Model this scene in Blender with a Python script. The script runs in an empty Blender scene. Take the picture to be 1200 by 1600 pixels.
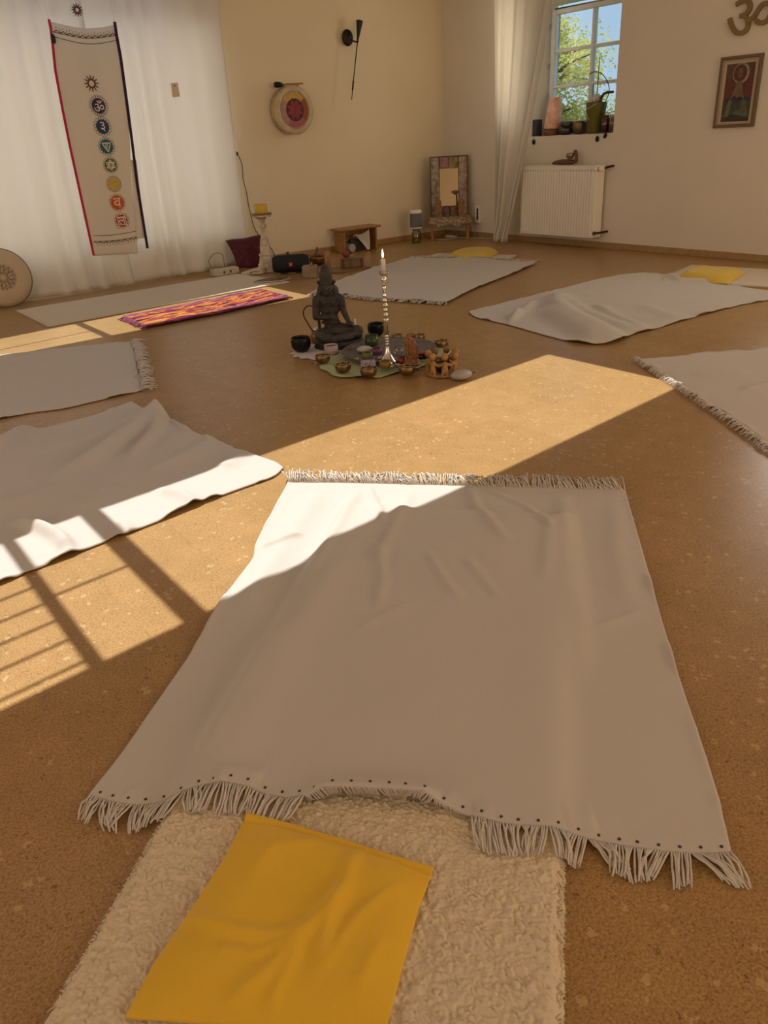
import bpy, bmesh, math, random
import numpy as np
from mathutils import Vector, Matrix

random.seed(7)
RNG = np.random.default_rng(11)
SC = bpy.context.scene
COL = SC.collection

# ------------------------------------------------------------------ camera
FPX, PITCH, ROLL, YAW, EYE = 1203.0, math.radians(26.06), math.radians(-3.37), math.radians(-36.0), 1.1
_F = np.array([0, math.cos(PITCH), -math.sin(PITCH)]); _R = np.array([1.0, 0, 0]); _U = np.cross(_R, _F)
_R, _U = math.cos(ROLL) * _R + math.sin(ROLL) * _U, -math.sin(ROLL) * _R + math.cos(ROLL) * _U
_M = np.array([[math.cos(YAW), -math.sin(YAW), 0], [math.sin(YAW), math.cos(YAW), 0], [0, 0, 1.0]])
_R, _U, _F = _M @ _R, _M @ _U, _M @ _F
EYEP = np.array([0, 0, EYE])
cam = bpy.data.cameras.new('camera')
cam.sensor_fit = 'HORIZONTAL'; cam.sensor_width = 36.0; cam.lens = FPX / 1200 * 36.0
cam.clip_start = 0.02; cam.clip_end = 200
camo = bpy.data.objects.new('camera', cam); COL.objects.link(camo)
camo.matrix_world = Matrix(((_R[0], _U[0], -_F[0], 0), (_R[1], _U[1], -_F[1], 0), (_R[2], _U[2], -_F[2], EYE), (0, 0, 0, 1)))
SC.camera = camo

# ------------------------------------------------------------------ sky, sun, daylight, exposure
SUN_EL = math.radians(65.0)
W = bpy.data.worlds.new('sky'); SC.world = W; W.use_nodes = True
_n = W.node_tree.nodes; _l = W.node_tree.links; _n.clear()
_out = _n.new('ShaderNodeOutputWorld'); _bg = _n.new('ShaderNodeBackground')
_tc = _n.new('ShaderNodeTexCoord'); _sx = _n.new('ShaderNodeSeparateXYZ'); _cr = _n.new('ShaderNodeValToRGB')
_l.new(_tc.outputs['Generated'], _sx.inputs[0]); _l.new(_sx.outputs['Z'], _cr.inputs[0])
_cr.color_ramp.elements[0].color = (0.50, 0.68, 0.90, 1); _cr.color_ramp.elements[0].position = 0.0
_cr.color_ramp.elements[1].color = (0.22, 0.38, 0.66, 1); _cr.color_ramp.elements[1].position = 0.7
_l.new(_cr.outputs[0], _bg.inputs[0]); _bg.inputs[1].default_value = 1.0
_l.new(_bg.outputs[0], _out.inputs[0])

sun = bpy.data.lights.new('sun', 'SUN'); sun.energy = 5.3; sun.angle = math.radians(0.4); sun.color = (1.0, 0.98, 0.94)
suno = bpy.data.objects.new('sun', sun); COL.objects.link(suno)
suno.rotation_euler = (-(math.pi / 2 - SUN_EL), 0, 0); suno.location = (0, 12, 20)

def window_light(name, loc, rot, sx, sy, power, col):
    a = bpy.data.lights.new(name, 'AREA'); a.shape = 'RECTANGLE'; a.size = sx; a.size_y = sy
    a.energy = power; a.color = col
    o = bpy.data.objects.new(name, a); COL.objects.link(o); o.location = loc; o.rotation_euler = rot
    return o
WARM = (1.0, 0.68, 0.38)
# daylight entering by the windows of the walls behind the viewer and by the next window of the wall on the right
window_light('daylight_a', (-2.98, 0.9, 1.5), (0, -math.pi / 2, 0), 1.5, 2.0, 17, WARM)
window_light('daylight_b', (-2.98, 4.4, 1.5), (0, -math.pi / 2, 0), 1.5, 2.0, 25, WARM)
window_light('daylight_c', (0.6, -2.58, 1.5), (math.pi / 2, 0, 0), 2.2, 1.5, 19, WARM)
window_light('daylight_d', (4.2, -2.58, 1.5), (math.pi / 2, 0, 0), 2.2, 1.5, 57, WARM)
window_light('daylight_e', (6.85, 2.7, 1.55), (0, math.pi / 2, 0), 1.1, 1.1, 30, (1.0, 0.92, 0.82))
window_light('daylight_f', (1.98, 7.555, 1.18), (-math.pi / 2, 0, 0), 3.3, 1.64, 29, (1.0, 0.97, 0.93))
window_light('curtain_backlight', (6.62, 6.18, 1.72), (0, math.pi / 2, 0), 1.0, 0.30, 7, (1.0, 0.93, 0.80))  # added lamp in a made-up opening, backlights the gathered curtain
SC.view_settings.view_transform = 'Standard'; SC.view_settings.look = 'None'
SC.view_settings.gamma = 1.0; SC.view_settings.use_curve_mapping = False
SC.view_settings.exposure = 0.0
SC.cycles.max_bounces = 8; SC.cycles.diffuse_bounces = 5

# ------------------------------------------------------------------ measuring helpers
def ray(x, y):
    d = _F * FPX + _R * (x - 600) - _U * (y - 800)
    return d / np.linalg.norm(d)
def fl(x, y, z=0.0):
    d = ray(x, y); t = (z - EYE) / d[2]; return EYEP + t * d
def onY(x, y, Y):
    d = ray(x, y); return EYEP + d * (Y / d[1])
def onX(x, y, X):
    d = ray(x, y); return EYEP + d * (X / d[0])
def mpp(P):
    return float((np.array(P) - EYEP) @ _F) / FPX           # metres per pixel at a point
FACE = math.atan2(_R[1], _R[0])                              # turn that makes local x run along the picture

# ------------------------------------------------------------------ noise
def vnoise(x, y, seed=0):
    x = np.asarray(x, float); y = np.asarray(y, float)
    xi = np.floor(x).astype(int); yi = np.floor(y).astype(int); fx = x - xi; fy = y - yi
    fx = fx * fx * (3 - 2 * fx); fy = fy * fy * (3 - 2 * fy)
    def h(a, b):
        n = (a * 374761393 + b * 668265263 + seed * 1442695041) & 0xffffffff
        n = ((n ^ (n >> 13)) * 1274126177) & 0xffffffff
        return ((n ^ (n >> 16)) & 0xffff) / 65535.0
    return (h(xi, yi) * (1 - fx) + h(xi + 1, yi) * fx) * (1 - fy) + (h(xi, yi + 1) * (1 - fx) + h(xi + 1, yi + 1) * fx) * fy
def fbm(x, y, seed=0, o=3):
    s = 0; a = 0.5
    for k in range(o):
        s = s + a * vnoise(x * 2 ** k, y * 2 ** k, seed + k); a *= 0.5
    return s

# ------------------------------------------------------------------ materials
MATS = {}
def mat(name, col, rough=0.6, metal=0.0, var=0.0, vscale=8.0, bump=0.0, bscale=60.0, trans=0.0, emit=None, estr=0.0, spec=0.5, sheen=0.0, sss=0.0, col2=None):
    if name in MATS: return MATS[name]
    m = bpy.data.materials.new(name); m.use_nodes = True
    nt = m.node_tree; b = nt.nodes['Principled BSDF']
    c = (*col, 1)
    b.inputs['Base Color'].default_value = c; b.inputs['Roughness'].default_value = rough
    b.inputs['Metallic'].default_value = metal; b.inputs['Specular IOR Level'].default_value = spec
    if trans: b.inputs['Transmission Weight'].default_value = trans; b.inputs['IOR'].default_value = 1.45
    if sheen: b.inputs['Sheen Weight'].default_value = sheen
    if sss:
        b.inputs['Subsurface Weight'].default_value = sss; b.inputs['Subsurface Radius'].default_value = (0.02, 0.012, 0.006)
    if emit: b.inputs['Emission Color'].default_value = (*emit, 1); b.inputs['Emission Strength'].default_value = estr
    tc = nt.nodes.new('ShaderNodeTexCoord')
    if var or col2:
        n = nt.nodes.new('ShaderNodeTexNoise'); n.inputs['Scale'].default_value = vscale; n.inputs['Detail'].default_value = 4
        nt.links.new(tc.outputs['Object'], n.inputs['Vector'])
        r = nt.nodes.new('ShaderNodeValToRGB')
        d = col2 or tuple(max(0, x * (1 - var)) for x in col)
        r.color_ramp.elements[0].position = 0.38; r.color_ramp.elements[1].position = 0.62
        r.color_ramp.elements[0].color = (*d, 1); r.color_ramp.elements[1].color = c
        nt.links.new(n.outputs['Fac'], r.inputs[0]); nt.links.new(r.outputs[0], b.inputs['Base Color'])
    if bump:
        n2 = nt.nodes.new('ShaderNodeTexNoise'); n2.inputs['Scale'].default_value = bscale; n2.inputs['Detail'].default_value = 3
        nt.links.new(tc.outputs['Object'], n2.inputs['Vector'])
        bp = nt.nodes.new('ShaderNodeBump'); bp.inputs['Strength'].default_value = bump; bp.inputs['Distance'].default_value = 0.01
        nt.links.new(n2.outputs['Fac'], bp.inputs['Height']); nt.links.new(bp.outputs[0], b.inputs['Normal'])
    MATS[name] = m; return m

def cloth(name, col, weave=900.0, translucent=0.0, rough=0.95, wscale=220.0):
    if name in MATS: return MATS[name]
    m = mat(name, col, rough, spec=0.15, sheen=0.15, bump=0.12, bscale=wscale)
    if translucent:
        nt = m.node_tree; out = nt.nodes['Material Output']; b = nt.nodes['Principled BSDF']
        t = nt.nodes.new('ShaderNodeBsdfTranslucent'); t.inputs[0].default_value = (*col, 1)
        mx = nt.nodes.new('ShaderNodeMixShader'); mx.inputs[0].default_value = translucent
        nt.links.new(b.outputs[0], mx.inputs[1]); nt.links.new(t.outputs[0], mx.inputs[2]); nt.links.new(mx.outputs[0], out.inputs[0])
    return m

def clear_glass(name, col=(0.95, 0.97, 0.96), gloss=0.12):
    if name in MATS: return MATS[name]
    m = bpy.data.materials.new(name); m.use_nodes = True; nt = m.node_tree; nt.nodes.clear()
    o = nt.nodes.new('ShaderNodeOutputMaterial'); mx = nt.nodes.new('ShaderNodeMixShader')
    t = nt.nodes.new('ShaderNodeBsdfTransparent'); t.inputs[0].default_value = (*col, 1)
    g = nt.nodes.new('ShaderNodeBsdfGlossy'); g.inputs['Roughness'].default_value = 0.03
    fr = nt.nodes.new('ShaderNodeFresnel'); fr.inputs[0].default_value = 1.35
    ma = nt.nodes.new('ShaderNodeMath'); ma.operation = 'MULTIPLY_ADD'; ma.inputs[1].default_value = 0.7; ma.inputs[2].default_value = gloss * 0.2
    nt.links.new(fr.outputs[0], ma.inputs[0]); nt.links.new(ma.outputs[0], mx.inputs[0])
    nt.links.new(t.outputs[0], mx.inputs[1]); nt.links.new(g.outputs[0], mx.inputs[2]); nt.links.new(mx.outputs[0], o.inputs[0])
    MATS[name] = m; return m

def cork():
    m = bpy.data.materials.new('cork'); m.use_nodes = True; nt = m.node_tree; N = nt.nodes; L = nt.links
    b = N['Principled BSDF']; b.inputs['Roughness'].default_value = 0.30; b.inputs['Specular IOR Level'].default_value = 0.26
    geo = N.new('ShaderNodeNewGeometry'); oi = N.new('ShaderNodeObjectInfo')
    off = N.new('ShaderNodeVectorMath'); off.operation = 'SCALE'; off.inputs['Scale'].default_value = 37.0
    comb = N.new('ShaderNodeCombineXYZ'); L.new(oi.outputs['Random'], comb.inputs[0]); L.new(oi.outputs['Random'], comb.inputs[1])
    L.new(comb.outputs[0], off.inputs[0])
    add = N.new('ShaderNodeVectorMath'); L.new(geo.outputs['Position'], add.inputs[0]); L.new(off.outputs[0], add.inputs[1])
    def noise(scale, detail=3, rough=0.6, dist=0.0):
        n = N.new('ShaderNodeTexNoise'); n.inputs['Scale'].default_value = scale; n.inputs['Detail'].default_value = detail
        n.inputs['Roughness'].default_value = rough; n.inputs['Distortion'].default_value = dist
        L.new(add.outputs[0], n.inputs['Vector']); return n
    def ramp(src, stops):
        r = N.new('ShaderNodeValToRGB'); e = r.color_ramp.elements
        e[0].position, e[0].color = stops[0][0], (*stops[0][1], 1); e[1].position, e[1].color = stops[-1][0], (*stops[-1][1], 1)
        for p, c in stops[1:-1]:
            k = e.new(p); k.color = (*c, 1)
        L.new(src, r.inputs[0]); return r
    def mix(fac, a, bb, mode='MIX'):
        x = N.new('ShaderNodeMix'); x.data_type = 'RGBA'; x.blend_type = mode
        if isinstance(fac, float): x.inputs[0].default_value = fac
        else: L.new(fac, x.inputs[0])
        L.new(a, x.inputs[6])
        if isinstance(bb, tuple): x.inputs[7].default_value = (*bb, 1)
        else: L.new(bb, x.inputs[7])
        return x
    fine = noise(210, 5, 0.7, 0.3)
    base = ramp(fine.outputs['Fac'], [(0.36, (0.275, 0.150, 0.050)), (0.5, (0.392, 0.240, 0.095)), (0.64, (0.505, 0.330, 0.142))])
    big = noise(9, 3)
    bigr = ramp(big.outputs['Fac'], [(0.3, (0.90, 0.90, 0.90)), (0.7, (1.06, 1.05, 1.03))])
    c1 = mix(1.0, base.outputs[0], bigr.outputs[0], 'MULTIPLY')
    # pale chips
    vor = N.new('ShaderNodeTexVoronoi'); vor.inputs['Scale'].default_value = 42; vor.feature = 'F1'
    wob = noise(60, 2); wv = N.new('ShaderNodeVectorMath'); wv.operation = 'SCALE'; wv.inputs['Scale'].default_value = 0.03
    L.new(wob.outputs['Color'], wv.inputs[0]); ad2 = N.new('ShaderNodeVectorMath'); L.new(add.outputs[0], ad2.inputs[0]); L.new(wv.outputs[0], ad2.inputs[1])
    L.new(ad2.outputs[0], vor.inputs['Vector'])
    sep = N.new('ShaderNodeSeparateColor'); L.new(vor.outputs['Color'], sep.inputs[0])
    pick = N.new('ShaderNodeMath'); pick.operation = 'GREATER_THAN'; pick.inputs[1].default_value = 0.87; L.new(sep.outputs[0], pick.inputs[0])
    near = N.new('ShaderNodeMath'); near.operation = 'LESS_THAN'; near.inputs[1].default_value = 0.34; L.new(vor.outputs['Distance'], near.inputs[0])
    pm = N.new('ShaderNodeMath'); pm.operation = 'MULTIPLY'; L.new(pick.outputs[0], pm.inputs[0]); L.new(near.outputs[0], pm.inputs[1])
    pm2 = N.new('ShaderNodeMath'); pm2.operation = 'MULTIPLY'; pm2.inputs[1].default_value = 0.55; L.new(pm.outputs[0], pm2.inputs[0])
    c2 = mix(pm2.outputs[0], c1.outputs[2], (0.60, 0.43, 0.21))
    # dark bark specks, in loose clusters
    sp = noise(95, 3, 0.7, 0.4); clu = noise(13, 2)
    spr = ramp(sp.outputs['Fac'], [(0.585, (0, 0, 0)), (0.635, (1, 1, 1))]); clr = ramp(clu.outputs['Fac'], [(0.44, (0, 0, 0)), (0.60, (1, 1, 1))])
    sm = N.new('ShaderNodeMath'); sm.operation = 'MULTIPLY'; L.new(spr.outputs[0], sm.inputs[0]); L.new(clr.outputs[0], sm.inputs[1])
    sm2 = N.new('ShaderNodeMath'); sm2.operation = 'MULTIPLY'; sm2.inputs[1].default_value = 0.65; L.new(sm.outputs[0], sm2.inputs[0])
    c3 = mix(sm2.outputs[0], c2.outputs[2], (0.11, 0.055, 0.02))
    tone = N.new('ShaderNodeMapRange'); tone.inputs['To Min'].default_value = 0.95; tone.inputs['To Max'].default_value = 1.04
    L.new(oi.outputs['Random'], tone.inputs[0])
    c4 = N.new('ShaderNodeVectorMath'); c4.operation = 'SCALE'; L.new(c3.outputs[2], c4.inputs[0]); L.new(tone.outputs[0], c4.inputs['Scale'])
    L.new(c4.outputs[0], b.inputs['Base Color'])
    bp = N.new('ShaderNodeBump'); bp.inputs['Strength'].default_value = 0.05; bp.inputs['Distance'].default_value = 0.002
    L.new(fine.outputs['Fac'], bp.inputs['Height']); L.new(bp.outputs[0], b.inputs['Normal'])
    MATS['cork'] = m; return m

M_CORK = cork()
M_WALL = mat('cream_wall_paint', (0.80, 0.70, 0.50), 0.9, var=0.03, vscale=2.0, bump=0.05, bscale=140, spec=0.2)
M_WALLR = mat('pale_wall_paint', (0.79, 0.73, 0.62), 0.9, var=0.03, vscale=2.0, bump=0.05, bscale=140, spec=0.2)
M_CEIL = mat('ceiling_paint', (0.80, 0.74, 0.62), 0.9)
M_TRIM = mat('cork_trim', (0.42, 0.26, 0.11), 0.5, var=0.15, vscale=20)
M_BLANKET = cloth('cream_fleece', (0.56, 0.525, 0.475))
M_FRINGE = mat('fringe_cotton', (0.64, 0.60, 0.54), 0.9, spec=0.15)
M_MATB = cloth('beige_mat_felt', (0.62, 0.54, 0.41))
M_WOOL = mat('sheep_wool', (0.72, 0.61, 0.44), 1.0, spec=0.05, sheen=0.3)
M_YELLOW = cloth('yellow_cotton', (0.80, 0.50, 0.045))
M_YELLOW2 = cloth('dull_yellow_cotton', (0.66, 0.47, 0.075))
M_CURT = cloth('white_curtain_cotton', (0.86, 0.82, 0.75), translucent=0.42)
M_WHITE = mat('white_enamel', (0.88, 0.84, 0.74), 0.4)
M_PVC = mat('white_window_plastic', (0.82, 0.82, 0.80), 0.35)
M_GLASS = clear_glass('window_glass')
M_BRASS = mat('aged_brass', (0.30, 0.20, 0.085), 0.30, 0.9, var=0.35, vscale=40)
M_BRASSIN = mat('dark_brass', (0.12, 0.07, 0.025), 0.45, 0.8)
M_BLACK = mat('black_lacquer', (0.005, 0.005, 0.006), 0.28, spec=0.3)
M_COPPERIN = mat('copper_lining', (0.30, 0.14, 0.05), 0.4, 0.5)
M_SILVER = mat('polished_silver', (0.72, 0.70, 0.66), 0.16, 1.0)
M_STATUE = mat('dark_cast_stone', (0.050, 0.040, 0.030), 0.62, var=0.35, vscale=30, bump=0.5, bscale=90)
M_STATUED = mat('black_plinth_stone', (0.032, 0.027, 0.022), 0.6, bump=0.5, bscale=70, var=0.4, vscale=40)
M_SLATE = mat('slate_grey', (0.165, 0.145, 0.125), 0.6, var=0.25, vscale=25, bump=0.2, bscale=50)
M_GREENCLOTH = cloth('pale_green_cloth', (0.42, 0.46, 0.22))
M_LACE = cloth('white_lace_cloth', (0.62, 0.55, 0.46))
M_WOOD = mat('honey_pine', (0.40, 0.20, 0.055), 0.45, col2=(0.30, 0.14, 0.035), vscale=12)
M_CARVED = mat('carved_wood', (0.30, 0.125, 0.04), 0.42, var=0.5, vscale=45, bump=0.4, bscale=60)
M_CLAY = mat('terracotta_clay', (0.44, 0.235, 0.08), 0.55, var=0.35, vscale=30, bump=0.25, bscale=80)
M_CLAYD = mat('brown_clay', (0.24, 0.125, 0.05), 0.55, var=0.35, vscale=30)
M_STONE = mat('pale_pebble', (0.50, 0.46, 0.41), 0.5, var=0.2, vscale=25)
M_BARK = mat('bark', (0.10, 0.065, 0.04), 0.9, var=0.4, vscale=20)
M_METALDARK = mat('dark_iron', (0.022, 0.016, 0.012), 0.5, 0.4)

# ------------------------------------------------------------------ mesh builder
class MB:
    def __init__(s): s.v = []; s.f = []
    def add(s, v, f):
        k = len(s.v); s.v += [tuple(map(float, p)) for p in v]; s.f += [tuple(i + k for i in q) for q in f]; return s
    def box(s, c, d, rz=0.0, rx=0.0, ry=0.0):
        R = Matrix.Rotation(rz, 3, 'Z') @ Matrix.Rotation(ry, 3, 'Y') @ Matrix.Rotation(rx, 3, 'X')
        v = [Vector(c) + R @ Vector((sx * d[0] / 2, sy * d[1] / 2, sz * d[2] / 2)) for sz in (-1, 1) for sy in (-1, 1) for sx in (-1, 1)]
        return s.add(v, [(0, 2, 3, 1), (4, 5, 7, 6), (0, 1, 5, 4), (2, 6, 7, 3), (0, 4, 6, 2), (1, 3, 7, 5)])
    def lathe(s, prof, n=32, c=(0, 0, 0), sx=1.0, sy=1.0):
        v = []; f = []
        for r, z in prof:
            for k in range(n):
                a = 2 * math.pi * k / n; v.append((c[0] + r * sx * math.cos(a), c[1] + r * sy * math.sin(a), c[2] + z))
        for i in range(len(prof) - 1):
            for k in range(n):
                k2 = (k + 1) % n; f.append((i * n + k, i * n + k2, (i + 1) * n + k2, (i + 1) * n + k))
        if prof[0][0] > 1e-6: f.append(tuple(reversed(range(n))))
        if prof[-1][0] > 1e-6: f.append(tuple((len(prof) - 1) * n + k for k in range(n)))
        return s.add(v, f)
    def tube(s, pts, r, n=8, cap=True):
        pts = [Vector(p) for p in pts]; m = len(pts); rs = r if hasattr(r, '__len__') else [r] * m
        v = []; f = []; up = Vector((0.13, 0.21, 0.97)).normalized()
        for i, p in enumerate(pts):
            t = (pts[min(i + 1, m - 1)] - pts[max(i - 1, 0)]); t = t.normalized() if t.length > 1e-9 else Vector((0, 0, 1))
            a = t.cross(up); 
            if a.length < 1e-3: a = t.cross(Vector((1, 0, 0)))
            a.normalize(); b = a.cross(t)
            for k in range(n):
                w = 2 * math.pi * k / n; v.append(p + (a * math.cos(w) + b * math.sin(w)) * rs[i])
        for i in range(m - 1):
            for k in range(n):
                k2 = (k + 1) % n; f.append((i * n + k, i * n + k2, (i + 1) * n + k2, (i + 1) * n + k))
        if cap: f.append(tuple(reversed(range(n)))); f.append(tuple((m - 1) * n + k for k in range(n)))
        return s.add(v, f)
    def ell(s, c, r, n=16, m=10, rot=None):
        v = []; f = []; R = rot or Matrix.Identity(3)
        for i in range(m + 1):
            t = math.pi * i / m
            for k in range(n):
                a = 2 * math.pi * k / n
                v.append(Vector(c) + R @ Vector((r[0] * math.sin(t) * math.cos(a), r[1] * math.sin(t) * math.sin(a), -r[2] * math.cos(t))))
        for i in range(m):
            for k in range(n):
                k2 = (k + 1) % n; f.append((i * n + k, i * n + k2, (i + 1) * n + k2, (i + 1) * n + k))
        return s.add(v, f)
    def prism(s, poly, z0, z1):
        n = len(poly); v = [(x, y, z0) for x, y in poly] + [(x, y, z1) for x, y in poly]
        f = [tuple(reversed(range(n))), tuple(range(n, 2 * n))] + [(k, (k + 1) % n, n + (k + 1) % n, n + k) for k in range(n)]
        return s.add(v, f)
    def plate(s, poly, y0, y1):                               # outline in local x,z, thickness along y
        n = len(poly); v = [(x, y0, z) for x, z in poly] + [(x, y1, z) for x, z in poly]
        f = [tuple(range(n)), tuple(reversed(range(n, 2 * n)))] + [((k + 1) % n, k, n + k, n + (k + 1) % n) for k in range(n)]
        return s.add(v, f)
    def build(s, name, m, parent=None, smooth=False, bevel=0.0, sub=0, remesh=0.0, solid=0.0):
        me = bpy.data.meshes.new(name); me.from_pydata(s.v, [], s.f); me.validate(); me.update()
        bm = bmesh.new(); bm.from_mesh(me); bmesh.ops.remove_doubles(bm, verts=bm.verts, dist=1e-6) if remesh == 0 and len(s.v) < 60000 else None
        bmesh.ops.recalc_face_normals(bm, faces=bm.faces); bm.to_mesh(me); bm.free()
        me.materials.append(m)
        o = bpy.data.objects.new(name, me); COL.objects.link(o); o.parent = parent
        if smooth: me.polygons.foreach_set('use_smooth', [True] * len(me.polygons))
        if remesh:
            md = o.modifiers.new('fuse', 'REMESH'); md.mode = 'VOXEL'; md.voxel_size = remesh; md.use_smooth_shade = True
            sm = o.modifiers.new('soften', 'SMOOTH'); sm.iterations = 4; sm.factor = 0.5
        if bevel:
            md = o.modifiers.new('bevel', 'BEVEL'); md.width = bevel; md.segments = 2; md.limit_method = 'ANGLE'
        if solid:
            md = o.modifiers.new('thickness', 'SOLIDIFY'); md.thickness = solid; md.offset = 0
        if sub:
            md = o.modifiers.new('round', 'SUBSURF'); md.levels = sub; md.render_levels = sub
        return o

def tag(o, label, cat, group=None):
    o['label'] = label; o['category'] = cat
    if group: o['group'] = group
    return o
def thing(name, label, cat, loc=(0, 0, 0), rz=0.0, group=None):
    o = bpy.data.objects.new(name, None); COL.objects.link(o); o.location = tuple(map(float, loc)); o.rotation_euler = (0, 0, rz)
    o.empty_display_size = 0.1
    return tag(o, label, cat, group)
def struct(o): o['kind'] = 'structure'; return o
def stuff(o): o['kind'] = 'stuff'; return o
def copy_tree(o, parent=None):
    c = o.copy(); COL.objects.link(c); c.parent = parent
    for ch in [x for x in bpy.data.objects if x.parent == o]: copy_tree(ch, c)
    return c
def disc(r, n=24, cx=0.0, cz=0.0, sx=1.0, sz=1.0): return [(cx + r * sx * math.cos(2 * math.pi * k / n), cz + r * sz * math.sin(2 * math.pi * k / n)) for k in range(n)]

def glyph(ch, size=1.0, extrude=0.0):
    c = bpy.data.curves.new('glyph', 'FONT'); c.body = ch; c.size = size; c.extrude = extrude; c.align_x = 'CENTER'; c.align_y = 'CENTER'
    c.resolution_u = 4
    o = bpy.data.objects.new('glyph', c); COL.objects.link(o); dg = bpy.context.evaluated_depsgraph_get(); dg.update()
    me = bpy.data.meshes.new_from_object(o.evaluated_get(dg)); v = np.array([tuple(p.co) for p in me.vertices]).reshape(-1, 3); f = [tuple(p.vertices) for p in me.polygons]
    bpy.data.objects.remove(o); bpy.data.curves.remove(c); bpy.data.meshes.remove(me)
    return v, f

# ------------------------------------------------------------------ the room
XR, YB, XL, YF, ZC = 6.43, 7.27, -3.0, -2.6, 2.5
# floor: a screed with cork boards laid on it
floor = struct(MB().box(((XL + XR) / 2, (YF + YB) / 2, -0.0505), (XR - XL + 0.7, YB - YF + 0.7, 0.10)).build('floor', M_CORK))
TW, TL = 0.2925, 0.88
tile = MB().box((0, 0, -0.005), (TW - 0.0002, TL - 0.0002, 0.010)).build('cork_tile', M_CORK, floor, bevel=0.00018)
_first = True
def inframe(P):
    v = np.array(P) - EYEP; d = v @ _F
    if d < 0.1: return False
    x = 600 + FPX * (v @ _R) / d; y = 800 - FPX * (v @ _U) / d
    return -240 < x < 1480 and -100 < y < 1800
for i in range(-3, 22):
    for j in range(-1, 9):
        cx = 0.463 + TW * (i + 0.5); y0 = 0.006 + TL * (j + (0.5 if i % 2 else 0.0)); cy = y0 + TL / 2
        if cy - TL / 2 > YB or cx - TW / 2 > XR: continue
        if not any(inframe((cx + a * TW / 2, cy + b * TL / 2, 0)) for a in (-1, -.5, 0, .5, 1) for b in (-1, -.5, 0, .5, 1)): continue
        o = tile if _first else tile.copy()
        if not _first: COL.objects.link(o); o.parent = floor
        _first = False; o.location = (cx, cy, 0)

def wall_with_holes(name, axis, p0, p1, a0, a1, z1, holes, m):
    """axis 'x': wall lies in a plane of constant x between p0 and p1, running a0..a1; holes = (a,b,zlow,zhigh)."""
    mb = MB(); cuts = sorted(set([a0, a1] + [h[0] for h in holes] + [h[1] for h in holes]))
    def put(a, b, zl, zh):
        if b - a < 1e-4 or zh - zl < 1e-4: return
        c = ((p0 + p1) / 2, (a + b) / 2, (zl + zh) / 2); d = (abs(p1 - p0), b - a, zh - zl)
        if axis == 'y': c = (c[1], c[0], c[2]); d = (d[1], d[0], d[2])
        mb.box(c, d)
    for a, b in zip(cuts[:-1], cuts[1:]):
        h = [q for q in holes if q[0] <= a + 1e-6 and q[1] >= b - 1e-6]
        if h: put(a, b, 0, h[0][2]); put(a, b, h[0][3], z1)
        else: put(a, b, 0, z1)
    return struct(mb.build(name, m))
WIN = (4.95, 5.96, 1.005, 2.13)
WIN2 = (2.15, 3.25, 1.005, 2.13)
wall_with_holes('wall_right', 'x', XR, XR + 0.34, YF - 0.3, YB + 0.3, ZC + 0.06, [WIN2, WIN, (6.02, 6.34, 1.2, 2.25)], M_WALLR)  # last opening is made up, hidden by the curtain, for its backlight
wall_with_holes('wall_back', 'y', YB, YB + 0.3, XL - 0.3, XR + 0.3, ZC + 0.06, [(0.3, 3.66, 0.34, 2.02)], M_WALL)
wall_with_holes('wall_left', 'x', XL - 0.3, XL, YF - 0.3, YB + 0.3, ZC + 0.06, [(-0.1, 1.9, 0.75, 2.25), (3.4, 5.4, 0.75, 2.25)], M_WALL)
wall_with_holes('wall_front', 'y', YF - 0.3, YF, XL - 0.3, XR + 0.3, ZC + 0.06, [(-0.5, 1.7, 0.75, 2.25), (3.1, 5.3, 0.75, 2.25)], M_WALL)
# baseboards of cork
mb = MB()
for a, b in ((3.0, XR),): mb.box(((a + b) / 2, YB - 0.007, 0.028), (b - a, 0.014, 0.056))
struct(mb.build('baseboard_back', M_TRIM, bevel=0.003))
struct(MB().box((XR - 0.007, (YF + YB) / 2 - 0.01, 0.028), (0.014, YB - YF - 0.02, 0.056)).build('baseboard_right', M_TRIM, bevel=0.003))

# ceiling with two made-up openings for the sun strips; added bars shade the floor
DT, DB = (ZC + 0.05) / math.tan(SUN_EL), ZC / math.tan(SUN_EL)
def lowA(x): return 1.61 + 0.10 * x + DB
def upA(x): return 2.43 + 0.096 * x + DT
def lowB(x): return 5.145 + 0.032 * x + DB
def upB(x): return 5.61 + 0.116 * x + DT
XA, XB, XS, XSB = 3.13, 3.24, -0.45, 0.55
xl, xr = XL - 0.3, XR + 0.3
mb = MB(); z0, z1 = ZC, ZC + 0.05
mb.prism([(xl, YF - 0.3), (xr, YF - 0.3), (xr, lowA(xr)), (xl, lowA(xl))], z0, z1)
mb.prism([(xl, upA(xl)), (xr, upA(xr)), (xr, lowB(xr)), (xl, lowB(xl))], z0, z1)
mb.prism([(xl, upB(xl)), (XB, upB(XB)), (XB, YB + 1.5), (xl, YB + 1.5)], z0, z1)  # part beyond the back wall: unseen overhang added to keep sun off the curtain
mb.prism([(XA, lowA(XA)), (xr, lowA(xr)), (xr, upA(xr)), (XA, upA(XA))], z0, z1)
mb.prism([(XB, lowB(XB)), (xr, lowB(xr)), (xr, YB + 1.5), (XB, YB + 1.5)], z0, z1)  # same added overhang beyond the back wall
for a, b, lo, up in ((xl, XS, lowA, upA), (xl, XSB, lowB, upB)):
    mb.prism([(a, lo(a)), (b, lo(b)), (b, up(b)), (a, up(a))], z0, z1)
struct(mb.build('ceiling', M_CEIL))
M_BAR = mat('shadow_bar_paint', (0.75, 0.72, 0.65), 0.5)
mb = MB()  # unseen bars, added only for the shadow lines they cast below
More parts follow.
